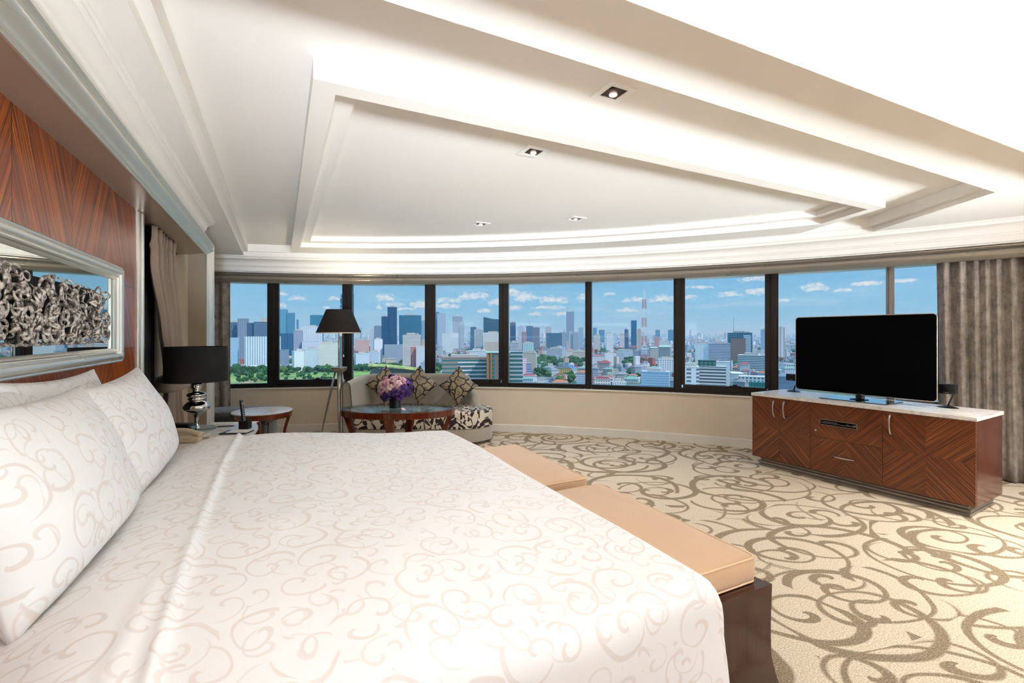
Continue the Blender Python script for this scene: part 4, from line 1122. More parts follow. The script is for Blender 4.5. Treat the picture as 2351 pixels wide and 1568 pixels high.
# ------------------------------------------------------------------ media cabinet  (local x along the front to the right, y into the cabinet)
fl_ = FW * 5.21 + RT * 2.685; fr2 = FW * 3.63 + RT * 3.6145
dd = (fr2 - fl_); LC = dd.length; rzc = math.atan2(dd.y, dd.x)
cb = thing('media_cabinet', 'long low veneered cabinet with marble top and silver plinth under the television', 'cabinet', (fl_.x, fl_.y, 0), rzc)
u_ = LC / 6; DC = .62; HT = .802
# body in the plain reddish wood, fronts in chevron veneer (columns of .305 m)
bm = B(); box(bm, 0, LC, .02, DC, .10, HT - .03); obj('body', bm, M['sidewood'], cb)
def front(name, x0, x1, z0, z1, parent=cb):
    bm = B(); box(bm, x0 + .0015, x1 - .0015, 0, .02, z0 + .0015, z1 - .0015, bev=.0008, seg=1); return obj(name, bm, M['cabwood'], parent)
zt = HT - .032
d1 = front('door', 0, u_, .10, zt); d2 = front('door', u_, 2 * u_, .10, zt)
dw1 = front('drawer', 2 * u_, 4 * u_, .435, zt); dw2 = front('drawer', 2 * u_, 4 * u_, .10, .435); d3 = front('door', 4 * u_, 6 * u_, .10, zt)
def vhandle(x, zc, parent):
    bm = B(); pts = []; rad = []
    for k in range(17):
        u = k / 16; z = zc + .085 - .17 * u; yy = -.034 * math.sin(PI * u) ** .45 if 0 < u < 1 else 0.0
        pts.append((x + .006 * (u - .5), yy, z)); rad.append(.0055 + .0045 * abs(2 * u - 1) ** 2)
    tube(bm, pts, rad, 10); obj('handle', bm, M['satin'], parent, True)
vhandle(u_ - .055, .655, d1); vhandle(u_ + .055, .655, d2); vhandle(4 * u_ + .06, .655, d3)
bm = B(); pts = []; rad = []
for k in range(17):
    u = k / 16; pts.append((3 * u_ - .09 + .18 * u, -.03 * math.sin(PI * u) ** .5, .275)); rad.append(.0035 + .0035 * math.sin(PI * u))
tube(bm, pts, rad, 10); obj('handle', bm, M['satin'], dw2, True)
bm = B(); lathe(bm, [(.011, 0), (.011, .006), (.008, .010), (0, .010)], 20, Matrix.Translation((2 * u_ + .055, 0, .50)) @ Matrix.Rotation(PI / 2, 4, 'X')); obj('lock', bm, M['satin'], dw1, .6)
bm = B(); prism(bm, [(-.006, -.012), (LC + .008, -.012), (LC + .008, DC + .01), (-.006, DC + .01)], HT - .03, HT)
bmesh.ops.bevel(bm, geom=[e_ for e_ in bm.edges], offset=.002, segments=2, affect='EDGES'); obj('marble_top', bm, M['marble'], cb)
bm = B(); pr = [(.05, .001), (.046, .02), (.062, .024)] + [(.062 - .022 * math.sin(PI * k / 6), .026 + .034 * k / 6) for k in range(7)] + [(.066, .062), (.066, .07), (.058, .074), (.075, .10)]
def ringrect(bm, pr, x0, x1, y0, y1):
    R_ = []
    for (cx_, cy_, sx_, sy_) in ((x0, y0, 1, 1), (x1, y0, -1, 1), (x1, y1, -1, -1), (x0, y1, 1, -1)):
        R_.append([bm.verts.new((cx_ + sx_ * o_, cy_ + sy_ * o_, z)) for o_, z in pr])
    for a in range(4):
        p, q = R_[a], R_[(a + 1) % 4]
        for k in range(len(pr) - 1): bm.faces.new((p[k], q[k], q[k + 1], p[k + 1]))
ringrect(bm, pr, 0, LC, 0, DC); obj('plinth', bm, M['railmetal'], cb, .5)
# slim disc player set into the upper drawer
dp = thing('disc_player', 'slim black disc player set into the cabinet drawer front', 'disc player', (0, 0, 0))
dp.matrix_world = cb.matrix_basis @ Matrix.Translation((2.83 * u_ , -.001, .592))
hw, hh = .165 * LC / 1.83 * .98, .026
bm = B()
for q in ((-hw, hw, hh - .004, hh), (-hw, hw, -hh, -hh + .004), (-hw, -hw + .004, -hh, hh), (hw - .006, hw, -hh, hh)): box(bm, q[0], q[1], -.006, .0005, q[2], q[3])
obj('surround', bm, M['alu'], dp)
bm = B(); box(bm, -hw + .004, hw - .006, -.003, .0005, -hh + .004, hh - .004); obj('front_panel', bm, M['screen'], dp)
bm = B(); box(bm, -hw + .03, -.005, -.0045, -.003, .004, .0085); box(bm, -hw + .005, hw - .014, -.0045, -.003, -.0085, -.004); box(bm, hw - .016, hw - .012, -.0045, -.003, -.0085, .014); obj('disc_tray', bm, M['alu'], dp)
bm = B()
for k in range(5): box(bm, .072 + k * .0055, .076 + k * .0055, -.0042, -.003, .003, .006)
box(bm, .117, .124, -.0042, -.003, .003, .007); lathe(bm, [(.0065, 0), (.0065, .0012), (.004, .0012), (.004, 0)], 20, Matrix.Translation((.137, -.003, .004)) @ Matrix.Rotation(PI / 2, 4, 'X'), cap=False)
obj('buttons', bm, mat('grey_print', srgb('9b9b98'), .5), dp)
bm = B()
for k in range(4): box(bm, -hw + .008 + k * .0045, -hw + .0115 + k * .0045, -.0042, -.003, .009, .013)
obj('logo_mark', bm, mat('grey_print', srgb('9b9b98'), .5), dp)
bm = B(); 
bm.free()
# ------------------------------------------------------------------ television
tvp = FW * 4.585 + RT * 3.415
tv = thing('television', 'large black flat television with thin silver edge on the marble cabinet top', 'television', (tvp.x, tvp.y, HT), rzc + math.radians(1.0))
W, H = 1.185, .775; zb0 = .058
def rrect(w_, h_, r, n=8, z0=0.):
    pts = []
    for cx_, cz_, a0 in ((w_ / 2 - r, h_ - r, 0), (-w_ / 2 + r, h_ - r, 90), (-w_ / 2 + r, r, 180), (w_ / 2 - r, r, 270)):
        for k in range(n + 1): a = math.radians(a0 + 90 * k / n); pts.append((cx_ + r * math.cos(a), z0 + cz_ + r * math.sin(a)))
    return pts
def rslab(bm, pts, y0, y1):
    a = [bm.verts.new((x, y0, z)) for x, z in pts]; b_ = [bm.verts.new((x, y1, z)) for x, z in pts]; n_ = len(pts)
    bm.faces.new(a); bm.faces.new(b_[::-1])
    for k in range(n_): bm.faces.new((a[k], b_[k], b_[(k + 1) % n_], a[(k + 1) % n_]))
bm = B(); rslab(bm, rrect(W, H, .032, 8, zb0), -.012, .030); obj('casing', bm, M['black'], tv, .5)
bm = B(); rslab(bm, rrect(W - .010, H - .010, .028, 8, zb0 + .005), -.0145, -.0122); obj('screen', bm, M['screen'], tv, .5)
bm = B(); pts = rrect(W, H, .032, 8, zb0); pts = [(x, -.010, z) for x, z in pts]; tube(bm, pts + [pts[0]], .0042, 8, cap=False); obj('silver_edge', bm, mat('silver_edge', srgb('c6bfba'), .25, .6), tv, True)
bm = B(); lathe(bm, [(.036, .012), (.036, .075)], 32, Matrix.Translation((0, .02, 0))); lathe(bm, [(0, .010), (.075, .010), (.078, .013), (.05, .018), (0, .018)], 40, Matrix.Translation((0, .0, 0)), cap=False); obj('neck', bm, M['black'], tv, .6)
bm = B(); box(bm, -.29, .29, -.17, .19, .0015, .009, bev=.003, seg=2); obj('stand', bm, mat('dark_glass_plate', srgb('1e2f2c'), .03, .0, coat=1.), tv)
# ------------------------------------------------------------------ small speakers
def speaker(lab, px, py, Wd, Hd, px_top, rot):
    d = FW + RT * ((px - CX) / FPX) + Vector((0, 0, 1)) * ((CY - py) / FPX); t_ = (HT - EYE) / d.z
    T = thing('speaker', lab, 'speaker', (d.x * t_, d.y * t_, HT), rzc + rot, 'small black speakers beside the television')
    bm = B(); lathe(bm, [(.0, 0), (.058, 0), (.062, .004), (.045, .012), (.018, .02), (0, .02)], 8, sx=1.25, sy=.8, cap=False); obj('base', bm, M['black'], T, .4)
    bm = B(); tube(bm, [(0, 0, .012), (.012, .0, .05), (.03, .005, .10), (.034, .01, .14)], .0085, 10, flat=.8); obj('stem', bm, M['black'], T, True)
    bm = B(); box(bm, -.062 + .0, .062, -.045, .03, .125, .125 + Hd, bev=.005, seg=2); h = obj('housing', bm, M['black'], T, .6)
    bm = B(); box(bm, -.018, .018, -.0462, -.0452, .136, .140); obj('badge', bm, M['alu'], h)
speaker('small black speaker on a bent stem at the left end of the cabinet top', 1822, 899, .09, .075, 0, 0)
speaker('small black speaker on a bent stem right of the television', 2176, 936, .09, .085, 0, 0)
# ------------------------------------------------------------------ the city far below the windows
G = 90.; EG = EYE + G
def zof(yb): return EG * FPX / (yb - CY)
def facade(wall, glass, mode='grid', fh=3.4, bay=4., fr_=.5, fz=.55):
    key_ = 'facade_%s_%s_%s_%g_%g_%g' % (wall, glass, mode, fh, bay, fz)
    def fn(t, b):
        tc = t.new('ShaderNodeTexCoord'); x, y, z = t.sep(tc.outputs['Object']); nx, ny, nz = t.sep(tc.outputs['Normal'])
        sel = t.m('GREATER_THAN', t.m('ABSOLUTE', nx), t.m('ABSOLUTE', ny))
        u = t.m('MULTIPLY_ADD', sel, t.m('SUBTRACT', y, x), x)
        hu = t.m('LESS_THAN', t.m('FRACT', t.m('DIVIDE', t.m('ADD', u, 999.), bay)), fr_)
        hz = t.m('LESS_THAN', t.m('FRACT', t.m('DIVIDE', t.m('ADD', z, .3), fh)), fz)
        k = {'grid': t.m('MULTIPLY', hu, hz), 'h': hz, 'v': hu, 'glass': t.m('MAXIMUM', t.m('SUBTRACT', 1., hz), t.m('SUBTRACT', 1., hu)), 'plain': t.m('MULTIPLY', hz, 0.)}[mode]
        if mode == 'glass': k = t.m('SUBTRACT', 1., k)
        k = t.m('MULTIPLY', k, t.m('LESS_THAN', t.m('ABSOLUTE', nz), .5))
        wv = t.mix(t.noise(tc.outputs['Object'], .08, 3.), srgb(wall), tuple(v * .86 for v in srgb(wall)[:3]) + (1,))
        gv = t.mix(t.noise(tc.outputs['Object'], .35, 2.), srgb(glass), tuple(min(1, v * 1.5 + .01) for v in srgb(glass)[:3]) + (1,))
        return t.mix(k, wv, gv)
    return mat(key_, rough=.6, spec=.25, fn=fn)
def place_city(o, px, z, yaw=0.):
    p = FW * z + RT * ((px - CX) / FPX * z); o.location = (p.x, p.y, -G)
    o.rotation_euler = (0, 0, -math.atan2((px - CX) / FPX, 1) - TH + math.radians(yaw))
FOOT = []
roofm = mat('grey_roof', srgb('b9b6ad'), .8)
def bld(lab, px0, px1, yt, yb, wall='e6e6e2', glass='6f8794', mode='grid', fh=3.4, bay=4., yaw=0., df=.55, top='plant', z=None, cat='building', group=None, fz=.55, extra=None):
    z = z or zof(yb); k = z / FPX / math.cos(math.atan2((px0 + px1) / 2 - CX, FPX)); W = (px1 - px0) * k * math.cos(math.atan2((px0 + px1) / 2 - CX, FPX)) ** 1
    zz = z + 0.; H = EG + (CY - yt) / FPX * zz
    ya = abs(math.radians(yaw)); w_ = W / (math.cos(ya) + df * math.sin(ya)); d_ = w_ * df
    pc = FW * z + RT * (((px0 + px1) / 2 - CX) / FPX * z); FOOT.append((pc.x, pc.y, w_ * .62))
    T = thing('building', lab, cat, group=group or 'city buildings seen through the windows'); place_city(T, (px0 + px1) / 2, z + d_ * .5, yaw)
    fm = facade(wall, glass, mode, fh, bay, fz=fz)
    bm = B(); h0 = H if top in ('none',) else H - (3.5 if top == 'plant' else 0)
    box(bm, -w_ / 2, w_ / 2, -d_ / 2, d_ / 2, 0, h0)
    box(bm, -w_ / 2 - .4, w_ / 2 + .4, -d_ / 2 - .4, d_ / 2 + .4, h0 - .1, h0 + 1.1)
    obj('tower', bm, fm, T)
    if top == 'plant':
        bm = B(); box(bm, -w_ * .28, w_ * .2, -d_ * .3, d_ * .3, h0 + 1, H + 2.5); box(bm, w_ * .25, w_ * .38, -d_ * .2, d_ * .1, h0 + 1, H + .8); obj('plant_room', bm, roofm if wall != '2b5f86' else fm, T)
    if top == 'dome':
        bm = B(); bmesh.ops.create_uvsphere(bm, u_segments=20, v_segments=12, radius=w_ * .16, matrix=Matrix.Translation((0, 0, H + 2))); box(bm, -w_ * .2, w_ * .2, -w_ * .15, w_ * .15, H, H + 4); obj('dome', bm, mat('gold_dome', srgb(extra or 'd9a948'), .3, .5), T, .6)
    if top == 'spire':
        bm = B(); tube(bm, [(0, 0, H), (0, 0, H + (extra or 25))], [1.2, .25], 6); box(bm, -w_ * .3, w_ * .1, -d_ * .3, d_ * .3, H, H + 4); obj('spire', bm, M['alu'], T)
    if top == 'slant':
        bm = B(); rs = [bm.verts.new(c) for c in ((-w_ / 2, -d_ / 2, H), (w_ / 2, -d_ / 2, H), (w_ / 2, d_ / 2, H), (-w_ / 2, d_ / 2, H), (-w_ / 2, -d_ / 2, H + w_ * .16), (-w_ / 2, d_ / 2, H + w_ * .16), (0, -d_ / 2, H + w_ * .04), (0, d_ / 2, H + w_ * .04))]
        for f_ in ((0, 1, 6, 4), (3, 5, 7, 2), (0, 4, 5, 3), (4, 6, 7, 5), (6, 1, 2, 7)): bm.faces.new([rs[i] for i in f_])
        obj('roof', bm, fm, T)
    if top == 'hip':
        bm = B(); e_ = 1.0; rr_ = [bm.verts.new(c) for c in ((-w_ / 2 - e_, -d_ / 2 - e_, H), (w_ / 2 + e_, -d_ / 2 - e_, H), (w_ / 2 + e_, d_ / 2 + e_, H), (-w_ / 2 - e_, d_ / 2 + e_, H), (-w_ / 2 + d_ * .4, 0, H + d_ * .28), (w_ / 2 - d_ * .4, 0, H + d_ * .28))]
        for f_ in ((0, 1, 5, 4), (1, 2, 5), (2, 3, 4, 5), (3, 0, 4), (3, 2, 1, 0)): bm.faces.new([rr_[i] for i in f_])
        obj('roof', bm, mat('tile_%s' % (extra or 'a8483a'), srgb(extra or 'a8483a'), .7), T)
    return T, w_, d_, H
V = 'seen through the %s window bay'
N1, N2, N3, N4, N5, N6, N7, N8 = ['first', 'second', 'third', 'fourth', 'fifth', 'sixth', 'seventh', 'eighth']
bw = '4d6e86'
bld('dark blue office slab at the left edge of the first window bay beside the curtain', 530, 548, 738, 835, '54728a', '31506a', 'v', 3.6, 5, z=1500)
bld('tall grey tower core in the middle of the dark slab in the first window bay', 547, 570, 732, 835, '8d97a6', '5f7086', 'v', 3.6, 6, z=1480, top='none')
bld('dark glass block right of the grey core in the first window bay', 569, 587, 742, 835, '41607a', '2b4760', 'glass', 3.6, 5, z=1490, top='none')
bld('wide blue-grey office slab behind the first dark mullion', 586, 634, 739.5, 835, '5a7288', '3d566e', 'glass', 3.6, 6, z=1500, top='none')
for (px, yt) in ((603, 728), (612, 729)):
    bld('slim pinkish domed tower rising behind the blue-grey slab, the %s of the pair' % ('left' if px == 603 else 'right'), px - 3, px + 3, yt + 3, 800, 'd9b8a2', 'b79a8c', 'grid', z=2300, top='dome', extra='dbb394')
bld('pale blue narrow tower low at the curtain edge in the first window bay', 530, 547, 776, 848, 'a9c6da', '7ba3c0', 'v', 3.4, 4, top='none')
bld('white framed office tower with vertical strips half behind the first mullion', 567, 641, 773.5, 848, 'e4ebee', '7f9fae', 'v', 3.4, 5.5, top='none', df=.3)
bld('long low white building at the foot of the framed tower beside the park', 578, 642, 841, 852, 'e8ecee', '8aa4b2', 'h', 3.4, 6, top='none')
bld('teal glass twin tower, the taller left half in the second window bay', 639, 660, 709, 800, '5e9bb4', '3f7f9e', 'glass', 4, 7, z=2000)
bld('teal glass twin tower, the lower right half in the second window bay', 659.5, 676.5, 717, 800, '4f8aa4', '3a7390', 'v', 4, 5, z=2010)
bld('dark blue glass slab below the teal twin tower', 634, 676, 766, 812, '1f5577', '2a6c8c', 'glass', 4, 9, z=1750, top='none')
bld('thin dark blue tower standing alone right of the teal pair', 681, 685.5, 734, 790, '3d7ea6', '2e6288', 'glass', z=3000, top='none')
bld('teal glass block with white roof crown left of the floor lamp shade', 713, 742, 722, 800, '2f7f9a', '226a86', 'glass', 4, 6, z=2000)
bld('slim grey cylinder-like tower in the second window bay', 675, 695, 757, 815, 'a5adba', '8089a0', 'h', 3.2, 4, z=1650, top='plant')
bld('white hospital-like block with large square windows behind the slim grey tower', 695, 739, 748, 800, 'e9ecf2', '7890a8', 'grid', 4.2, 6, z=1750, df=.4)
bld('pale lilac podium under the white block with square windows', 695, 731, 784, 815, 'd9dfec', '93a4bc', 'grid', 4, 5, z=1650, top='none')
bld('grey office block with white roof edge at the left of the second window bay', 636, 662, 804, 850, '8b9bae', '6a7d94', 'h', 3.2, 4, top='none')
bld('white residential block with balcony rows above the park', 672, 702, 803, 852, 'eff2f5', 'a9bfcf', 'grid', 3.2, 3.4, yaw=18, z=1130)
bld('white stepped residential block right of the balcony block above the park', 700, 730, 799, 850, 'eceff4', 'a4bacb', 'h', 3.2, 4, yaw=-14, z=1140)
bld('cream gridded hotel slab behind the floor lamp pole', 731, 777, 786, 848, 'ebe9dd', '8ea2a8', 'grid', 3.3, 3.6, df=.35)
bld('dark glass slab just left of the second dark mullion', 779, 800, 770, 842, '4f6c6f', '6f8a84', 'grid', 3.4, 4)
# pixelated tower: setbacks carved like cubes
T, w_, d_, H_ = bld('tall jagged glass tower partly hidden behind the lamp shade and the second mullion', 786, 812, 676, 800, '5b9ab8', '3b7898', 'glass', 4, 6, z=2100, top='none')
bm = B(); rr_ = random.Random(3)
for k in range(46):
    z_ = H_ - rr_.random() * 110; s_ = rr_.uniform(3, 8) * (1 + (H_ - z_) / 120); box(bm, -w_ / 2 - s_ * .8, -w_ / 2 + 3, rr_.uniform(-d_ / 2, d_ / 3), d_ / 2, z_ - 3, z_ + 3)
obj('jagged_bays', bm, facade('4f8eac', '2f6c8c', 'grid', 4, 5), T)
bld('dark navy tower with a higher right half in the third window bay', 890, 911, 703.5, 812, '14466c', '0f3a5c', 'glass', 4, 8, z=1700, top='plant')
bld('lower left half of the dark navy tower in the third window bay', 876, 891, 725, 815, '1c4c70', '123c5e', 'glass', 4, 8, z=1690, top='plant')
bld('teal office tower with a pale roof band right of the navy tower', 917, 967, 722.5, 810, '2d6f86', '24607a', 'h', 4, 9, z=1800, fz=.7)
bld('grey stepped tower left of the navy tower', 859, 876, 747, 800, '7b8ea0', '5a6e84', 'grid', 3.5, 4, z=2100)
bld('pale tower with pink crown left of the grey stepped tower', 850, 860, 756, 800, 'c8cdd6', '9aa6b6', 'grid', z=2300)
bld('white slim hotel in front of the navy tower', 857, 878, 777, 815, 'eef0f2', 'b6c4ce', 'grid', 3.3, 6, yaw=15, z=1500)
bld('white and dark banded tower with a roof block in the third window bay', 925, 966, 766, 836, 'ece9e4', '55585e', 'h', 3.6, 4, z=1380, fz=.4)
bld('low grey office slab with a pale roof in front of the navy tower', 883, 925, 792, 826, 'a7b4c0', '6c8094', 'grid', 3.4, 4, z=1480, top='none')
bld('pink apartment cluster low at the left of the third window bay', 816, 847, 780, 808, 'd8b0a6', 'b78c88', 'grid', 3.3, 4)
bld('white zigzag apartment row, its left wing above the stadium trees', 814, 848, 810, 843, 'e6ecf3', '9fb3c8', 'v', 3.2, 4, yaw=12)
bld('white zigzag apartment row, its right wing above the stadium trees', 846, 873, 806, 840, 'dfe7ef', '93a9c0', 'grid', 3.2, 4, yaw=-16)
bld('brick pink narrow tower in front of the banded tower', 943, 956, 797, 842, 'cf9184', 'a86c64', 'v', 3.3, 9, top='none')
bld('white apartment block with grey windows at the right of the third window bay', 956, 984, 795, 843, 'e9e9ec', '8a94a6', 'grid', 3.3, 4)
bld('grey-blue tower tucked at the third mullion', 966, 979, 735, 790, '8ea5b8', '6d869c', 'v', z=2400)
bld('beige lower block at the third mullion', 966, 980, 780, 812, 'd9c8b8', '9c9088', 'grid', z=1900)
bld('pale grey twin-topped skyscraper at the left of the fourth window bay', 1004, 1023, 720, 783, 'b7c3cd', '8798a8', 'v', 3.6, 6, z=3000, top='spire', extra=22)
bld('dark blue slab just behind the pale skyscraper in the fourth window bay', 1000, 1008, 715, 783, '5b86a2', '42708e', 'v', z=3050, top='plant')
bld('grey tower topped by a golden dome in the fourth window bay', 1038.5, 1062, 727, 772, 'a9b2ba', '7b8894', 'v', 3.6, 6, z=3200, top='dome')
bld('slimmer grey companion right of the golden domed tower', 1056, 1066, 738, 775, 'b5bcc4', '8894a0', 'grid', z=3100)
bld('white gridded apartment tower low at the left of the fourth window bay', 1015, 1053, 764, 808, 'e4e8ea', '8fa6b0', 'grid', 3.3, 4, df=.4)
bld('dark slate tower in the middle of the fourth window bay', 1080, 1094, 750, 785, '4a6a84', '35546e', 'glass', z=2500)
bld('white tower with dark vertical strips beside the slate tower', 1088, 1108, 755, 792, 'e8eaec', '3f5f5c', 'v', 3.4, 5, z=2000)
T, *_ = bld('dark green glass tower with a sloping roof in the fourth window bay', 1110, 1148, 733.5, 785, '2f5a68', '274e5c', 'glass', 4, 8, z=2300, top='slant')
bld('blue-grey block right of the green glass tower', 1146, 1157, 744, 785, '4e7088', '3c5c74', 'glass', z=2350)
bld('large white residential complex with an arched roof block in the fourth window bay', 1110, 1156, 762, 808, 'e9e4dc', '7d8a8c', 'grid', 3.6, 5, z=1900)
bld('lower beige half of the residential complex in the fourth window bay', 1113, 1160, 786, 812, 'd3c6b4', '8c8478', 'grid', 3.2, 4, z=1750, top='none')
bld('white building with blue rooftop plant behind the grey-brown hospital', 1076, 1116, 803, 832, 'e6e9ec', '8aa0b0', 'h', 3.6, 5, z=1200)
T, w_, d_, H_ = bld('grey-brown hospital block with strip windows behind the sofa cushions', 1015, 1118, 822, 886, 'a2938a', '2e6a6c', 'h', 5.5, 7, z=640, top='none', df=.4, fz=.38)
bm = B(); box(bm, -w_ * .3, w_ * .3, -d_ * .3, d_ * .4, H_, H_ + 4.5); obj('plant_room', bm, facade('c9c2bc', 'a09a96', 'h'), T)
bm = B()
for k in range(9): box(bm, -w_ * .15 + k * .01, w_ / 2 + .8, -d_ / 2 - .8, -d_ / 2, H_ - 7 - k * 5.5, H_ - 5.4 - k * 5.5)
obj('balcony_slab', bm, mat('pale_concrete', srgb('d9dade'), .7), T)
T, w_, d_, H_ = bld('glass atrium with orange columns and a mint roof beside the fourth mullion', 1117, 1170, 812, 886, '8a7a72', '1f6a66', 'grid', 5.5, 9, z=620, top='none', df=.5, fz=.7)
for x_ in (-.46, -.30, .12, .38):
    bm = B(); box(bm, x_ * w_ - .9, x_ * w_ + .9, -d_ / 2 - 1.2, -d_ / 2 + .2, 0, H_ + 1); obj('column', bm, mat('orange_column', srgb('b9772e'), .6), T)
bm = B(); box(bm, -w_ / 2 - 1, w_ / 2 + 1, -d_ / 2 - 1.5, d_ / 2 + 1, H_ + 1, H_ + 2.6); obj('roof', bm, mat('mint_roof', srgb('b5dcc6'), .6), T)
T, w_, d_, H_ = bld('white banded wing of the hospital at the left of the fifth window bay', 1168, 1200, 810, 886, 'b8b8bc', '2a5f64', 'h', 5.5, 7, z=630, top='none', df=.5)
bld('dark blue tower at the left edge of the fifth window bay', 1171, 1184, 739, 792, '31546e', '264660', 'v', z=2000)
bld('pale grey tower left of the antenna tower in the fifth window bay', 1190, 1202, 748.5, 785, 'c3cad2', '96a2b0', 'v', z=2700)
bld('slate curved tower with an antenna in the fifth window bay', 1208, 1224, 749, 780, '5c788e', '47637a', 'v', z=3000, top='spire', extra=45)
bld('brown-grey rounded tower right of the antenna tower', 1222, 1239, 751, 782, '7f7f88', '62646e', 'v', z=2900)
bld('cream ribbed tower in the fifth window bay', 1252, 1265.5, 750, 784, 'd9d4cf', 'a59c9a', 'v', z=3000)
bld('dark low office slab below the cream ribbed tower', 1254, 1290, 765, 786, '41697c', '34586c', 'h', z=2600, top='none')
T, w_, d_, H_ = bld('tallest twin-crowned riverside tower in the fifth window bay', 1300, 1318, 716, 772, '9aa2ae', '6f7c8c', 'v', 4, 7, z=3600, top='none', df=.8)
for (a0, a1, hh_) in ((-.5, -.24, 40), (.2, .5, 22)):
    bm = B(); c = (a0 + a1) / 2 * w_; hw2 = (a1 - a0) / 2 * w_
    vs = box(bm, c - hw2, c + hw2, -d_ * .3, d_ * .3, H_ - 160, H_ + hh_)
    for v in vs:
        if v.co.z > H_: v.co.x = c + (v.co.x - c) * .25; v.co.y *= .25
    obj('crown_fin', bm, facade('c9b8a4', 'a09284', 'v'), T)
bld('cylindrical pale blue tower right of the twin-crowned tower', 1328, 1339, 752, 783, 'a8bccc', '88a0b4', 'v', z=2800, top='plant')
bld('slim white tower in front of the twin-crowned tower', 1306, 1316, 760, 792, 'e0e3e6', '6d8294', 'v', z=2200)
bld('dark and white striped tower beside the slim white tower', 1316, 1328, 762, 792, 'd5dbe0', '4a6478', 'v', z=2190)
bld('navy and white slab left of the slim white tower', 1290, 1300, 762, 790, 'd0d6dc', '3a5878', 'v', z=2250)
bld('pink and dark striped slim tower in the fifth window bay', 1197, 1210, 761, 800, 'e2b8bc', '34465c', 'v', 3.4, 6, z=1900)
bld('white tower with blue-green stripes in the fifth window bay', 1200, 1226, 786, 812, 'e8eeee', '5aa0a8', 'v', 3.4, 6, z=1500)
bld('white banded block at the left of the fifth window bay', 1171, 1190, 784, 812, 'eceef0', '50646c', 'h', 3.6, 6, z=1450)
bld('beige gridded office tower in the fifth window bay', 1201, 1233, 807, 856, 'cbc4ae', '8f8b80', 'grid', 3.2, 3.6, yaw=-10)
bld('pink and white striped narrow block in front of the beige tower', 1200, 1209, 822, 862, 'e79ab4', 'f0d6de', 'h', 4, 4, top='none')
bld('blue and white striped narrow block beside the pink striped one', 1209, 1220, 834, 862, 'e4dfe8', '33407c', 'h', 4, 4, top='none', z=1040)
bld('long grey institutional slab above the trees in the fifth window bay', 1256, 1291, 799, 822, 'aab2b8', '7c8a94', 'grid', 3.6, 4, top='plant', df=.3)
bld('white tall end block of the grey institutional slab', 1289, 1299, 797, 822, 'dfe3e8', '93a3b2', 'v', top='none')
bld('cream round-cornered building above the trees in the fifth window bay', 1315, 1350, 806, 826, 'd9d0bc', 'a0988a', 'h', 3.4, 5, df=.6)
bld('pale orange roofed house row beside the cream building', 1298, 1318, 805, 822, 'e3dcd2', 'b0a8a0', 'grid', top='hip', extra='c98a6a')
bld('yellow school building with a dark blue roof below the trees', 1270, 1312, 846, 860, 'c9b46a', '6f6a4a', 'grid', 4, 5, top='hip', extra='4a5a6c', df=.4)
bld('slim dark slate tower in the sixth window bay', 1434, 1443, 757, 803, '4c6880', '3c566e', 'v', z=1900, top='spire', extra=14)
bld('tall teal-blue monolith tower in the sixth window bay', 1449, 1461.5, 736, 786, '1d6285', '185878', 'glass', 5, 8, z=2500, top='none')
bld('beige tower between the teal monolith and the red mast', 1463, 1471.5, 755, 786, 'd4c0a4', 'a6947c', 'v', z=2450)
bld('white stepped tower pair in the sixth window bay', 1391, 1408, 763, 790, 'e8eaea', '9fb0b8', 'grid', z=2100, yaw=10)
bld('white and pink ribbed block in the sixth window bay', 1423, 1434, 766, 790, 'e5dada', 'bfa6a8', 'v', z=2200)
bld('distant blue spired tower at the left of the sixth window bay', 1361, 1370, 753, 772, '5d88a4', '4a748e', 'v', z=4500, top='spire', extra=30)
bld('distant teal block cluster in the sixth window bay', 1375, 1388, 757, 772, '5c8ca0', '48788c', 'grid', z=4600)
bld('cream squat apartment tower in the sixth window bay', 1363, 1378, 768, 790, 'd6d4c4', 'a0a094', 'grid', z=2300)
bld('white office block with a bright red roof edge in the sixth window bay', 1358, 1387, 817, 842, 'e6e6e4', '8898a0', 'grid', 3.5, 4, df=.3, top='hip', extra='b8434a')
bld('white slab with tall blank end wall right of the red-edged block', 1386, 1414, 810, 840, 'eceff0', '8c9ca8', 'grid', 3.5, 4, yaw=14, df=.5)
bld('grey and white gridded slab in the middle of the sixth window bay', 1411, 1432, 808, 838, 'c6ccd2', '74869a', 'grid', 3.3, 3.4, df=.4)
bld('long white institutional building behind the gridded slab', 1430, 1453, 803, 824, 'dfe3e6', '9cabb8', 'h', 3.4, 5, df=.3)
bld('grey-purple low slab left of the mast base', 1452, 1474, 805, 823, 'a8a6b4', '888aa0', 'grid', df=.4)
bld('brown and white slab tower, the left one right of the mast', 1491, 1511, 799, 832, 'b8a8a0', '9aa8a6', 'v', 3.3, 5, top='hip', extra='a8cfb8', yaw=12)
bld('brown and white slab tower, the right one at the sixth bay edge', 1510, 1541, 797, 826, 'b0a49e', '8ea09e', 'v', 3.3, 5, top='hip', extra='a8cfb8', yaw=-12)
bld('white apartment building with small square windows beside the sixth mullion', 1510, 1549, 822, 862, 'eef0f2', '5f7284', 'grid', 4, 5, yaw=8)
bld('pale blue glass and white office block below the mast', 1473, 1537, 850, 892, 'c9dbe8', '7ba4c0', 'h', 4, 6, yaw=-6, df=.5)
bld('white building with a dark red hipped roof at the bottom of the sixth window bay', 1366, 1402, 871, 893, 'e9e6e2', '7d6f68', 'grid', 4, 4, top='hip', extra='8c3a34')
bld('white three-storey building right of the red hipped roof', 1402, 1437, 873, 893, 'e6e8ea', '77828c', 'grid', 4, 4, yaw=12)
bld('distant teal tower at the right of the sixth window bay', 1505, 1515, 757, 774, '5f97b0', '4c8298', 'v', z=4200)
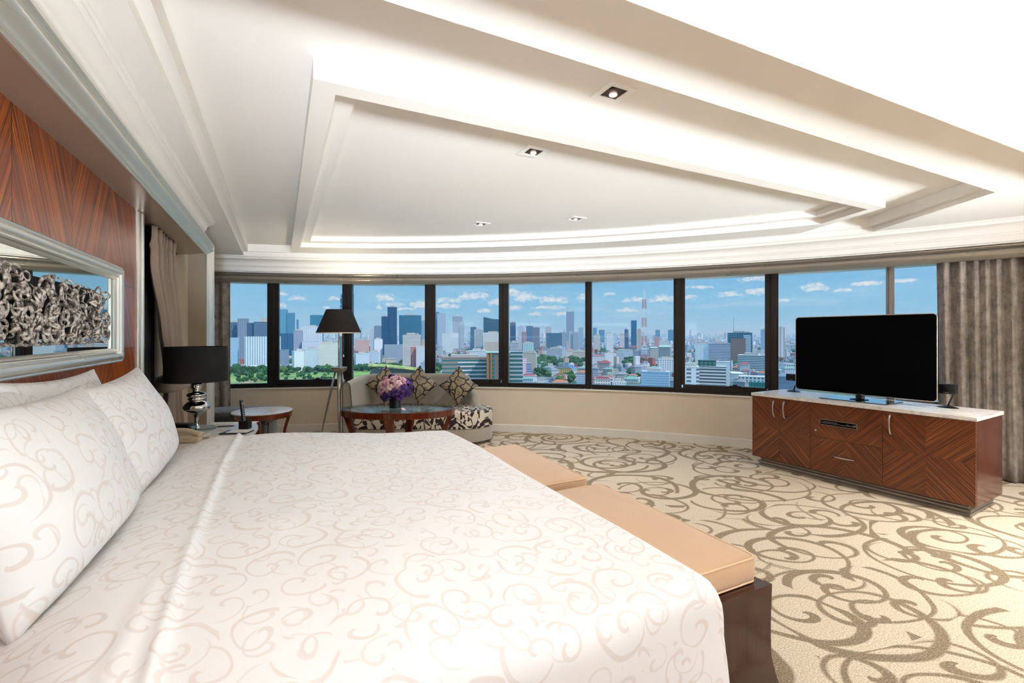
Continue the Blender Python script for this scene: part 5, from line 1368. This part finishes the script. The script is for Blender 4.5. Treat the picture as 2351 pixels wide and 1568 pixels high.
bld('wide distant teal tower beside the sixth mullion', 1534, 1549, 757, 773, '4f8aa8', '3f7690', 'grid', z=4300)
bld('pink apartment block in the sixth window bay', 1502, 1515, 773, 792, 'dfa8a0', 'b98884', 'grid', z=2100)
bld('white gable roofed block in the distance of the sixth window bay', 1514, 1536, 783, 800, 'e3e4e2', 'a6a8a8', 'grid', z=2000, top='none')
bld('white laboratory block with a blank left wing in the seventh window bay', 1597, 1632, 787, 836, 'eef1f4', 'b4d2e4', 'grid', 5, 11, df=.5, z=1270)
bld('right wing of the laboratory block with dark strip windows', 1630, 1675, 786, 838, 'e2e6ee', '55667c', 'h', 4.2, 8, df=.5, z=1250)
bld('teal roofed crown block of the brown tower in the seventh window bay', 1673, 1724, 762, 820, '2a6a7c', '4a8a98', 'grid', 6, 7, z=1420, df=.4)
bld('plain brown slab tower under the teal crown in the seventh window bay', 1680, 1710, 777, 822, '9a7f70', '8c7264', 'plain', z=1400, top='none', df=.2)
bld('white banded right wing beside the brown slab tower', 1708, 1723, 770, 815, 'e8eef2', '6f93a6', 'h', 5, 6, z=1395, df=.3, top='none')
bld('white seven-storey office block with dark ribbon windows in the seventh window bay', 1697, 1762, 813, 856, 'f0f0ec', '4d6c70', 'h', 4, 7, yaw=-8, df=.5, z=1080)
bld('white hospital wing with small windows at the bottom of the seventh window bay', 1560, 1604, 838, 905, 'eeeff0', '5f6f80', 'grid', 6, 14, z=720, df=.8, top='plant', yaw=6)
bld('white terraced hospital block with dark ribbon windows and a green glass penthouse', 1602, 1664, 843, 905, 'ebe8e4', '4a5560', 'h', 5, 9, z=735, df=.5, top='none')
T, w_, d_, H_ = bld('dark green glass penthouse on top of the terraced hospital block', 1604, 1642, 829, 905, '2c5f58', '3f7a70', 'glass', 5, 6, z=742, top='none', df=.5)
bld('tall white rear wing of the terraced hospital', 1640, 1674, 831, 905, 'f2f2f2', 'd6d8da', 'plain', z=770, top='none', df=.4)
bld('blue-white slim tower with a white dome in the seventh window bay', 1747, 1759, 757, 792, 'b4c6d8', '86a2bc', 'v', z=2600, top='dome', extra='eef1f4')
bld('tall cream and white tower split by the seventh mullion', 1758, 1799, 750, 826, 'e0c8b8', 'dfe4ea', 'v', 3.4, 12, z=1700, top='plant', df=.5)
bld('white parking structure with open decks in the seventh window bay', 1700, 1770, 866, 900, 'e6e8ea', '4a5a68', 'grid', 5, 6, z=800, df=.4, top='none')
bld('white low roof hall left of the parking structure', 1672, 1704, 858, 886, 'edeef0', 'a8b2bc', 'h', 5, 8, z=880, df=.5, top='hip', extra='e2e4e6')
bld('green glass wing at the bottom of the seventh mullion', 1722, 1768, 880, 905, '2f7a72', '3f928a', 'grid', 4, 4, z=740, df=.4, top='none')
bld('grey hotel slab at the left of the eighth window bay', 1785, 1799, 834, 866, 'd3d8de', '8494a4', 'grid', 3.6, 4, z=1050, top='none')
bld('white arcade building above the blue-grey hall in the eighth window bay', 1799, 1833, 837, 862, 'ece9e0', '6a6f78', 'grid', 7, 5, z=1150, df=.4, top='none')
bld('blue-grey hall with ribbed walls low in the eighth window bay', 1786, 1834, 866, 905, '8a97aa', '76849a', 'h', 4, 6, z=700, df=.6, top='hip', extra='7e8aa0')
# stadium grandstand
gz = zof(866); T = thing('grandstand', 'racecourse grandstand with a sweeping green and yellow roof in the third window bay', 'stadium', group=None); place_city(T, 905, gz, -14)
kk = gz / FPX; Wg = 112 * kk; bm = B()
for k in range(8): box(bm, -Wg / 2, Wg / 2, -8 + k * 3., -4 + k * 3., 0, 5 + k * 1.7)
obj('seating_tier', bm, facade('9d8d86', '6a6f88', 'grid', 2, 3), T)
bm = B(); grid(bm, lambda u, v: (-Wg / 2 + Wg * u, -14 + 34 * v, 25 - 9 * u ** 1.6 + 4 * math.sin(PI * v)), 24, 6)
o = obj('roof', bm, mat('green_yellow_roof', rough=.7, fn=lambda t, b: t.mix(t.step(t.noise(t.coord('Object'), .12, 3.), .4, .6), srgb('7f9a58'), srgb('c2b864'))), T); s_ = o.modifiers.new('t', 'SOLIDIFY'); s_.thickness = 1.6
# lattice masts
def mast(lab, px, yt, z, wt, wb, red='c4524c'):
    T = thing('lattice_mast', lab, 'radio mast'); place_city(T, px, z, 20); H = EG + (CY - yt) / FPX * z; n_ = 30; bms = [B(), B()]
    hw_ = lambda q: (wb + (wt - wb) * q) / 2
    for k in range(n_):
        q0, q1 = k / n_, (k + 1) / n_; z0, z1 = H * q0, H * q1; a, b_ = hw_(q0), hw_(q1); bb = bms[(k // 3) % 2]
        C = ((-1, -1), (1, -1), (1, 1), (-1, 1))
        for i, (sx_, sy_) in enumerate(C):
            tx_, ty_ = C[(i + 1) % 4]
            tube(bb, [(sx_ * a, sy_ * a, z0), (sx_ * b_, sy_ * b_, z1)], .28, 4, cap=False)
            tube(bb, [(sx_ * a, sy_ * a, z0), (tx_ * b_, ty_ * b_, z1)], .13, 3, cap=False); tube(bb, [(tx_ * a, ty_ * a, z0), (sx_ * b_, sy_ * b_, z1)], .13, 3, cap=False)
            tube(bb, [(sx_ * b_, sy_ * b_, z1), (tx_ * b_, ty_ * b_, z1)], .13, 3, cap=False)
    obj('lattice', bms[0], mat('red_mast_paint', srgb(red), .6), T, label='red painted sections'); obj('lattice', bms[1], mat('white_mast_paint', srgb('e6e6e8'), .6), T, label='white painted sections')
mast('tall red and white lattice radio mast rising through the sixth window bay', 1479, 667, 900, 5.0, 9.5)
T = thing('antenna', 'thin dark antenna rising behind the brown tower of the seventh window bay', 'antenna'); place_city(T, 1684.5, 2200)
bm = B(); tube(bm, [(0, 0, 0), (0, 0, EG + (CY - 728) / FPX * 2200)], [1.8, .9], 6); obj('pole', bm, M['alu'], T)

# ground, lawns, tracks
def gp(px, y): z = zof(y); p = FW * z + RT * ((px - CX) / FPX * z); return p.x, p.y
bm = B(); cpt = FW * 22000; R_ = 26000
p4 = [FW * 60 + RT * -120, FW * 60 + RT * 140, FW * 42000 + RT * 42000, FW * 42000 + RT * -40000]
bm.faces.new([bm.verts.new((p.x, p.y, -G)) for p in p4])
def f_ground(t, b):
    v = t.coord('Object'); n = t.noise(v, .006, 8., .7); n2 = t.noise(v, .03, 5., .7)
    c = t.mix(t.step(n2, .4, .6), srgb('7e8688'), srgb('a9a6a0')); return t.mix(t.step(n, .46, .54), c, srgb('4d6a4e'))
struct(obj('ground', bm, mat('city_ground', rough=.9, fn=f_ground)), 'streets and plots of the city far below')
lawn_m = mat('racecourse_lawn', rough=.9, fn=lambda t, b: t.mix(t.step(t.noise(t.coord('Object'), .02, 6., .6), .35, .65), srgb('5c8a3e'), srgb('93ad52')))
bm = B(); bm.faces.new([bm.verts.new((*gp(px, y), -G + .4)) for px, y in ((500, 851), (640, 851), (760, 850), (850, 848), (1010, 852), (1010, 900), (500, 900))])
struct(obj('ground', bm, lawn_m), 'green racecourse park below the first three window bays')
bm = B(); a = [(530, 884, 5), (570, 879, 4), (600, 873.5, 3.), (640, 870.5, 2.2), (700, 869, 1.6), (780, 868.5, 1.4), (900, 868, 1.4)]
prev = None
for px, y, w_ in a:
    c = (bm.verts.new((*gp(px, y - w_ / 2), -G + .8)), bm.verts.new((*gp(px, y + w_ / 2), -G + .8)))
    if prev: bm.faces.new((prev[0], c[0], c[1], prev[1]))
    prev = c
struct(obj('ground', bm, mat('tan_track', srgb('b99a6e'), .9)), 'tan track curving across the park')
# trees
tree_ms = []
def crown_mesh(seed, R=6., H=10.):
    bm = B(); r_ = random.Random(seed)
    for k in range(9):
        c = Vector((r_.uniform(-.6, .6) * R, r_.uniform(-.6, .6) * R, H * .55 + r_.uniform(-.25, .35) * H)); rad = R * r_.uniform(.38, .6)
        g = bmesh.ops.create_icosphere(bm, subdivisions=2, radius=rad, matrix=Matrix.Translation(c))
        for v in g['verts']: v.co += (v.co - c).normalized() * noise.noise(v.co * .9) * rad * .35
    tube(bm, [(0, 0, 0), (0, 0, H * .5)], .5, 6)
    return bm
leafm = [mat('foliage_%d' % i, rough=.85, spec=.1, fn=lambda t, b, c=c: t.mix(t.step(t.noise(t.coord('Object'), .9, 3.), .35, .65), srgb(c[0]), srgb(c[1]))) for i, c in enumerate((('1d3a1c', '3d6430'), ('23432a', '4a7440'), ('2e5228', '668a40')))]
protos = []
tr_ = random.Random(5)
def bay(px):
    for a, n_ in ((628, N1), (803, N2), (987, N3), (1161, N4), (1352, N5), (1556, N6), (1775, N7), (9999, N8)):
        if px < a: return n_
tree_meshes = [obj('tree', crown_mesh(k), leafm[k % 3], smooth=True) for k in range(4)]
first = set()
def tree(px, y, s):
    k = tr_.randrange(4); o = tree_meshes[k]
    if k in first: o = o.copy(); COL.objects.link(o)
    first.add(k)
    place_city(o, px, zof(y), tr_.uniform(0, 360)); o.scale = (s, s, s * tr_.uniform(.8, 1.1))
    o['label'] = 'leafy green tree among the park trees ' + V % bay(px); o['category'] = 'tree'; o['group'] = 'park trees ' + V % bay(px)
for k in range(24): tree(530 + k * 3.8 + tr_.uniform(-1, 1), tr_.uniform(853, 862), tr_.uniform(1.0, 1.7))
for k in range(60): tree(636 + k * 2.9, tr_.uniform(851, 856), tr_.uniform(1.0, 1.5))
for k in range(36): tree(tr_.uniform(640, 800), tr_.uniform(857, 876), tr_.uniform(.4, .9))
for k in range(14): tree(tr_.uniform(537, 616), tr_.uniform(860, 882), tr_.uniform(.6, 1.2))
for k in range(40): tree(814 + k * 2.6, tr_.uniform(848, 853) - (5 if k > 18 else 0), tr_.uniform(1.0, 1.5))
for (a, b_, c, d, n_) in ((1238, 1352, 828, 840, 60), (1430, 1485, 826, 842, 34), (1000, 1030, 846, 856, 10), (1440, 1472, 858, 872, 12), (1270, 1312, 872, 886, 12), (1228, 1262, 856, 866, 10), (1560, 1600, 836, 846, 6)):
    for k in range(n_): tree(tr_.uniform(a, b_), tr_.uniform(c, d), tr_.uniform(1.0, 1.7))
# low-rise neighbourhood: individual houses and blocks
WALLS = [('white', 'eceeee'), ('cream', 'e3dccb'), ('pale grey', 'c4c9ce'), ('pink', 'dcb6aa'), ('light blue', 'bcd0de'), ('beige', 'cfc0a6'), ('grey', '9aa2aa'), ('off-white', 'dfe2e0')]
ROOFS = [('flat roof', None), ('red hipped roof', 'a34c3e'), ('grey hipped roof', '8c9298'), ('green hipped roof', '7fb09c'), ('blue hipped roof', '4f7fa8'), ('orange hipped roof', 'c0764c')]
lr = random.Random(21); used = set(); cache = {}; n_done = 0; tries = 0
def banned(px, y): return (px < 1010 and y > 846) or (1232 < px < 1352 and 824 < y < 842) or (1428 < px < 1488 and 824 < y < 842)
GEN = []
while n_done < 235 and tries < 6000:
    tries += 1
    y = 798 + 92 * lr.random() ** .8; px = lr.uniform(985 if y > 846 else 532, 1830)
    if banned(px, y): continue
    wn_, wc = lr.choice(WALLS); rn, rc_ = lr.choice(ROOFS if y > 815 else ROOFS[:3]); z = zof(y); wpx = lr.uniform(9, 26) * (.6 + (y - 798) / 100)
    hm = lr.choice((7, 9, 10, 12, 14, 18, 24)) if y > 830 else lr.choice((10, 14, 20, 28, 34, 44))
    hd = 'low' if hm < 12 else 'mid-rise' if hm < 25 else 'tall'; sz_ = 'narrow' if wpx < 15 else 'wide'
    bd = 'close below' if y > 860 else 'middle distance' if y > 825 else 'far off'
    gd = lr.choice(('with small windows', 'with ribbon windows'))
    lab = '%s %s %s building %s, %s, %s, %s window bay' % (sz_, hd, wn_, gd, rn, bd, bay(px))
    if lab in used: continue
    used.add(lab); n_done += 1; k = z / FPX; yt = CY + (EG - hm) / z * FPX
    bld(lab, px - wpx / 2, px + wpx / 2, yt, y, wc, '7c8a94', 'grid' if gd.endswith('small windows') else 'h', 3.4, 4, yaw=lr.uniform(-35, 35), df=lr.uniform(.4, .9), top='hip' if rc_ else ('plant' if hm > 9 else 'none'), extra=rc_, z=z, group='small buildings of the city fabric')
# everything beyond: the endless low fabric and the far skyline, too many to count
def fabric(name, lab, n_, yr, wr, hr, cols, seed, power=1.):
    r_ = random.Random(seed); V_, F_, mi = [], [], []
    for k in range(n_):
        y = yr[0] + (yr[1] - yr[0]) * r_.random() ** power; px = r_.uniform(500, 1860)
        if banned(px, y) or (px < 1010 and y > 838): continue
        z = zof(y); w_ = r_.uniform(*wr) * z / FPX; h_ = r_.uniform(*hr) * (1 if r_.random() > .12 else 1.9); d_ = w_ * r_.uniform(.5, 1.2)
        p = FW * z + RT * ((px - CX) / FPX * z)
        if any(abs(p.x - fx) < fr0 + w_ * .7 and abs(p.y - fy) < fr0 + w_ * .7 for fx, fy, fr0 in FOOT): continue
        a = r_.uniform(0, PI); c, s_ = math.cos(a), math.sin(a); b0 = len(V_)
        for zz in (-G, -G + h_):
            for (sx_, sy_) in ((-1, -1), (1, -1), (1, 1), (-1, 1)):
                x_, y_ = sx_ * w_ / 2, sy_ * d_ / 2; V_.append((p.x + x_ * c - y_ * s_, p.y + x_ * s_ + y_ * c, zz))
        F_ += [(b0, b0 + 1, b0 + 5, b0 + 4), (b0 + 1, b0 + 2, b0 + 6, b0 + 5), (b0 + 2, b0 + 3, b0 + 7, b0 + 6), (b0 + 3, b0, b0 + 4, b0 + 7), (b0 + 4, b0 + 5, b0 + 6, b0 + 7)]
        m_ = r_.randrange(len(cols)); mi += [m_] * 4 + [m_ if r_.random() > .2 else len(cols) - 1]
    o = obj(name, (V_, F_), cols)
    o.data.polygons.foreach_set('material_index', mi)
    return tag(o, lab, 'buildings', None, 'stuff')
fm_ = lambda c: mat('fabric_' + c, srgb(c), .8)
colsN = [facade(c, g, m_, 3.4, 4) for c, g, m_ in (('e8eaea', '7c8a94', 'grid'), ('dcd4c4', '8a8478', 'grid'), ('c0c6cc', '6c7c8c', 'h'), ('d8b4a8', '8a6c68', 'grid'), ('b4c8d8', '6c88a0', 'h'), ('9aa4ac', '5c6c7c', 'grid'))] + [fm_('a85a4c')]
fabric('city_fabric', 'dense low-rise roofs and blocks filling the middle distance', 1500, (788, 850), (5, 13), (6, 20), colsN, 31, .8)
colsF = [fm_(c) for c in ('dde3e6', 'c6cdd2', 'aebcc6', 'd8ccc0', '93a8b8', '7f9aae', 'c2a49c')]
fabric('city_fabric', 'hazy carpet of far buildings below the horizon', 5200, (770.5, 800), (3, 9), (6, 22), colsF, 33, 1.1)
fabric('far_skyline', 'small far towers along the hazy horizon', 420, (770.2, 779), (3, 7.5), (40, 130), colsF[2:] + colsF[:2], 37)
r9 = random.Random(91); V_, F_ = [], []
bm = B()
for k in range(260):
    px = r9.uniform(520, 1840); y = r9.uniform(796, 846)
    if (px < 1010 and y > 838): continue
    z = zof(y); p = FW * z + RT * ((px - CX) / FPX * z); R_ = r9.uniform(5, 11)
    bmesh.ops.create_icosphere(bm, subdivisions=1, radius=R_, matrix=Matrix.Translation((p.x, p.y, -G + R_ * .7)) @ Matrix.Diagonal((r9.uniform(1, 3), r9.uniform(1, 2), 1, 1)))
tag(obj('tree_canopy', bm, leafm[1], smooth=True), 'scattered green tree clumps between the city blocks', 'trees', None, 'stuff')
# thin haze over the far city
hz_ = bpy.data.materials.new('city_haze'); hz_.use_nodes = True; t = NT(hz_.node_tree); t.n.clear()
o_ = t.new('ShaderNodeOutputMaterial'); vs_ = t.new('ShaderNodeVolumeScatter'); vs_.inputs['Color'].default_value = (.38, .68, 1., 1); vs_.inputs['Density'].default_value = HAZE; vs_.inputs['Anisotropy'].default_value = 0.
t.l.new(vs_.outputs[0], o_.inputs['Volume'])
if HAZE:
    bm = B(); box(bm, -1, 1, -1, 1, 0, 1)
    for v in bm.verts:
        q = FW * (400 if v.co.y < 0 else 41000); wd = (600 if v.co.y < 0 else 39000); p = q + RT * (v.co.x * wd); v.co = Vector((p.x, p.y, -G - 1 if v.co.z < .5 else 260))
    hb = obj('haze', bm, hz_); tag(hb, 'thin blue haze hanging over the distant city', 'haze', None, 'stuff')
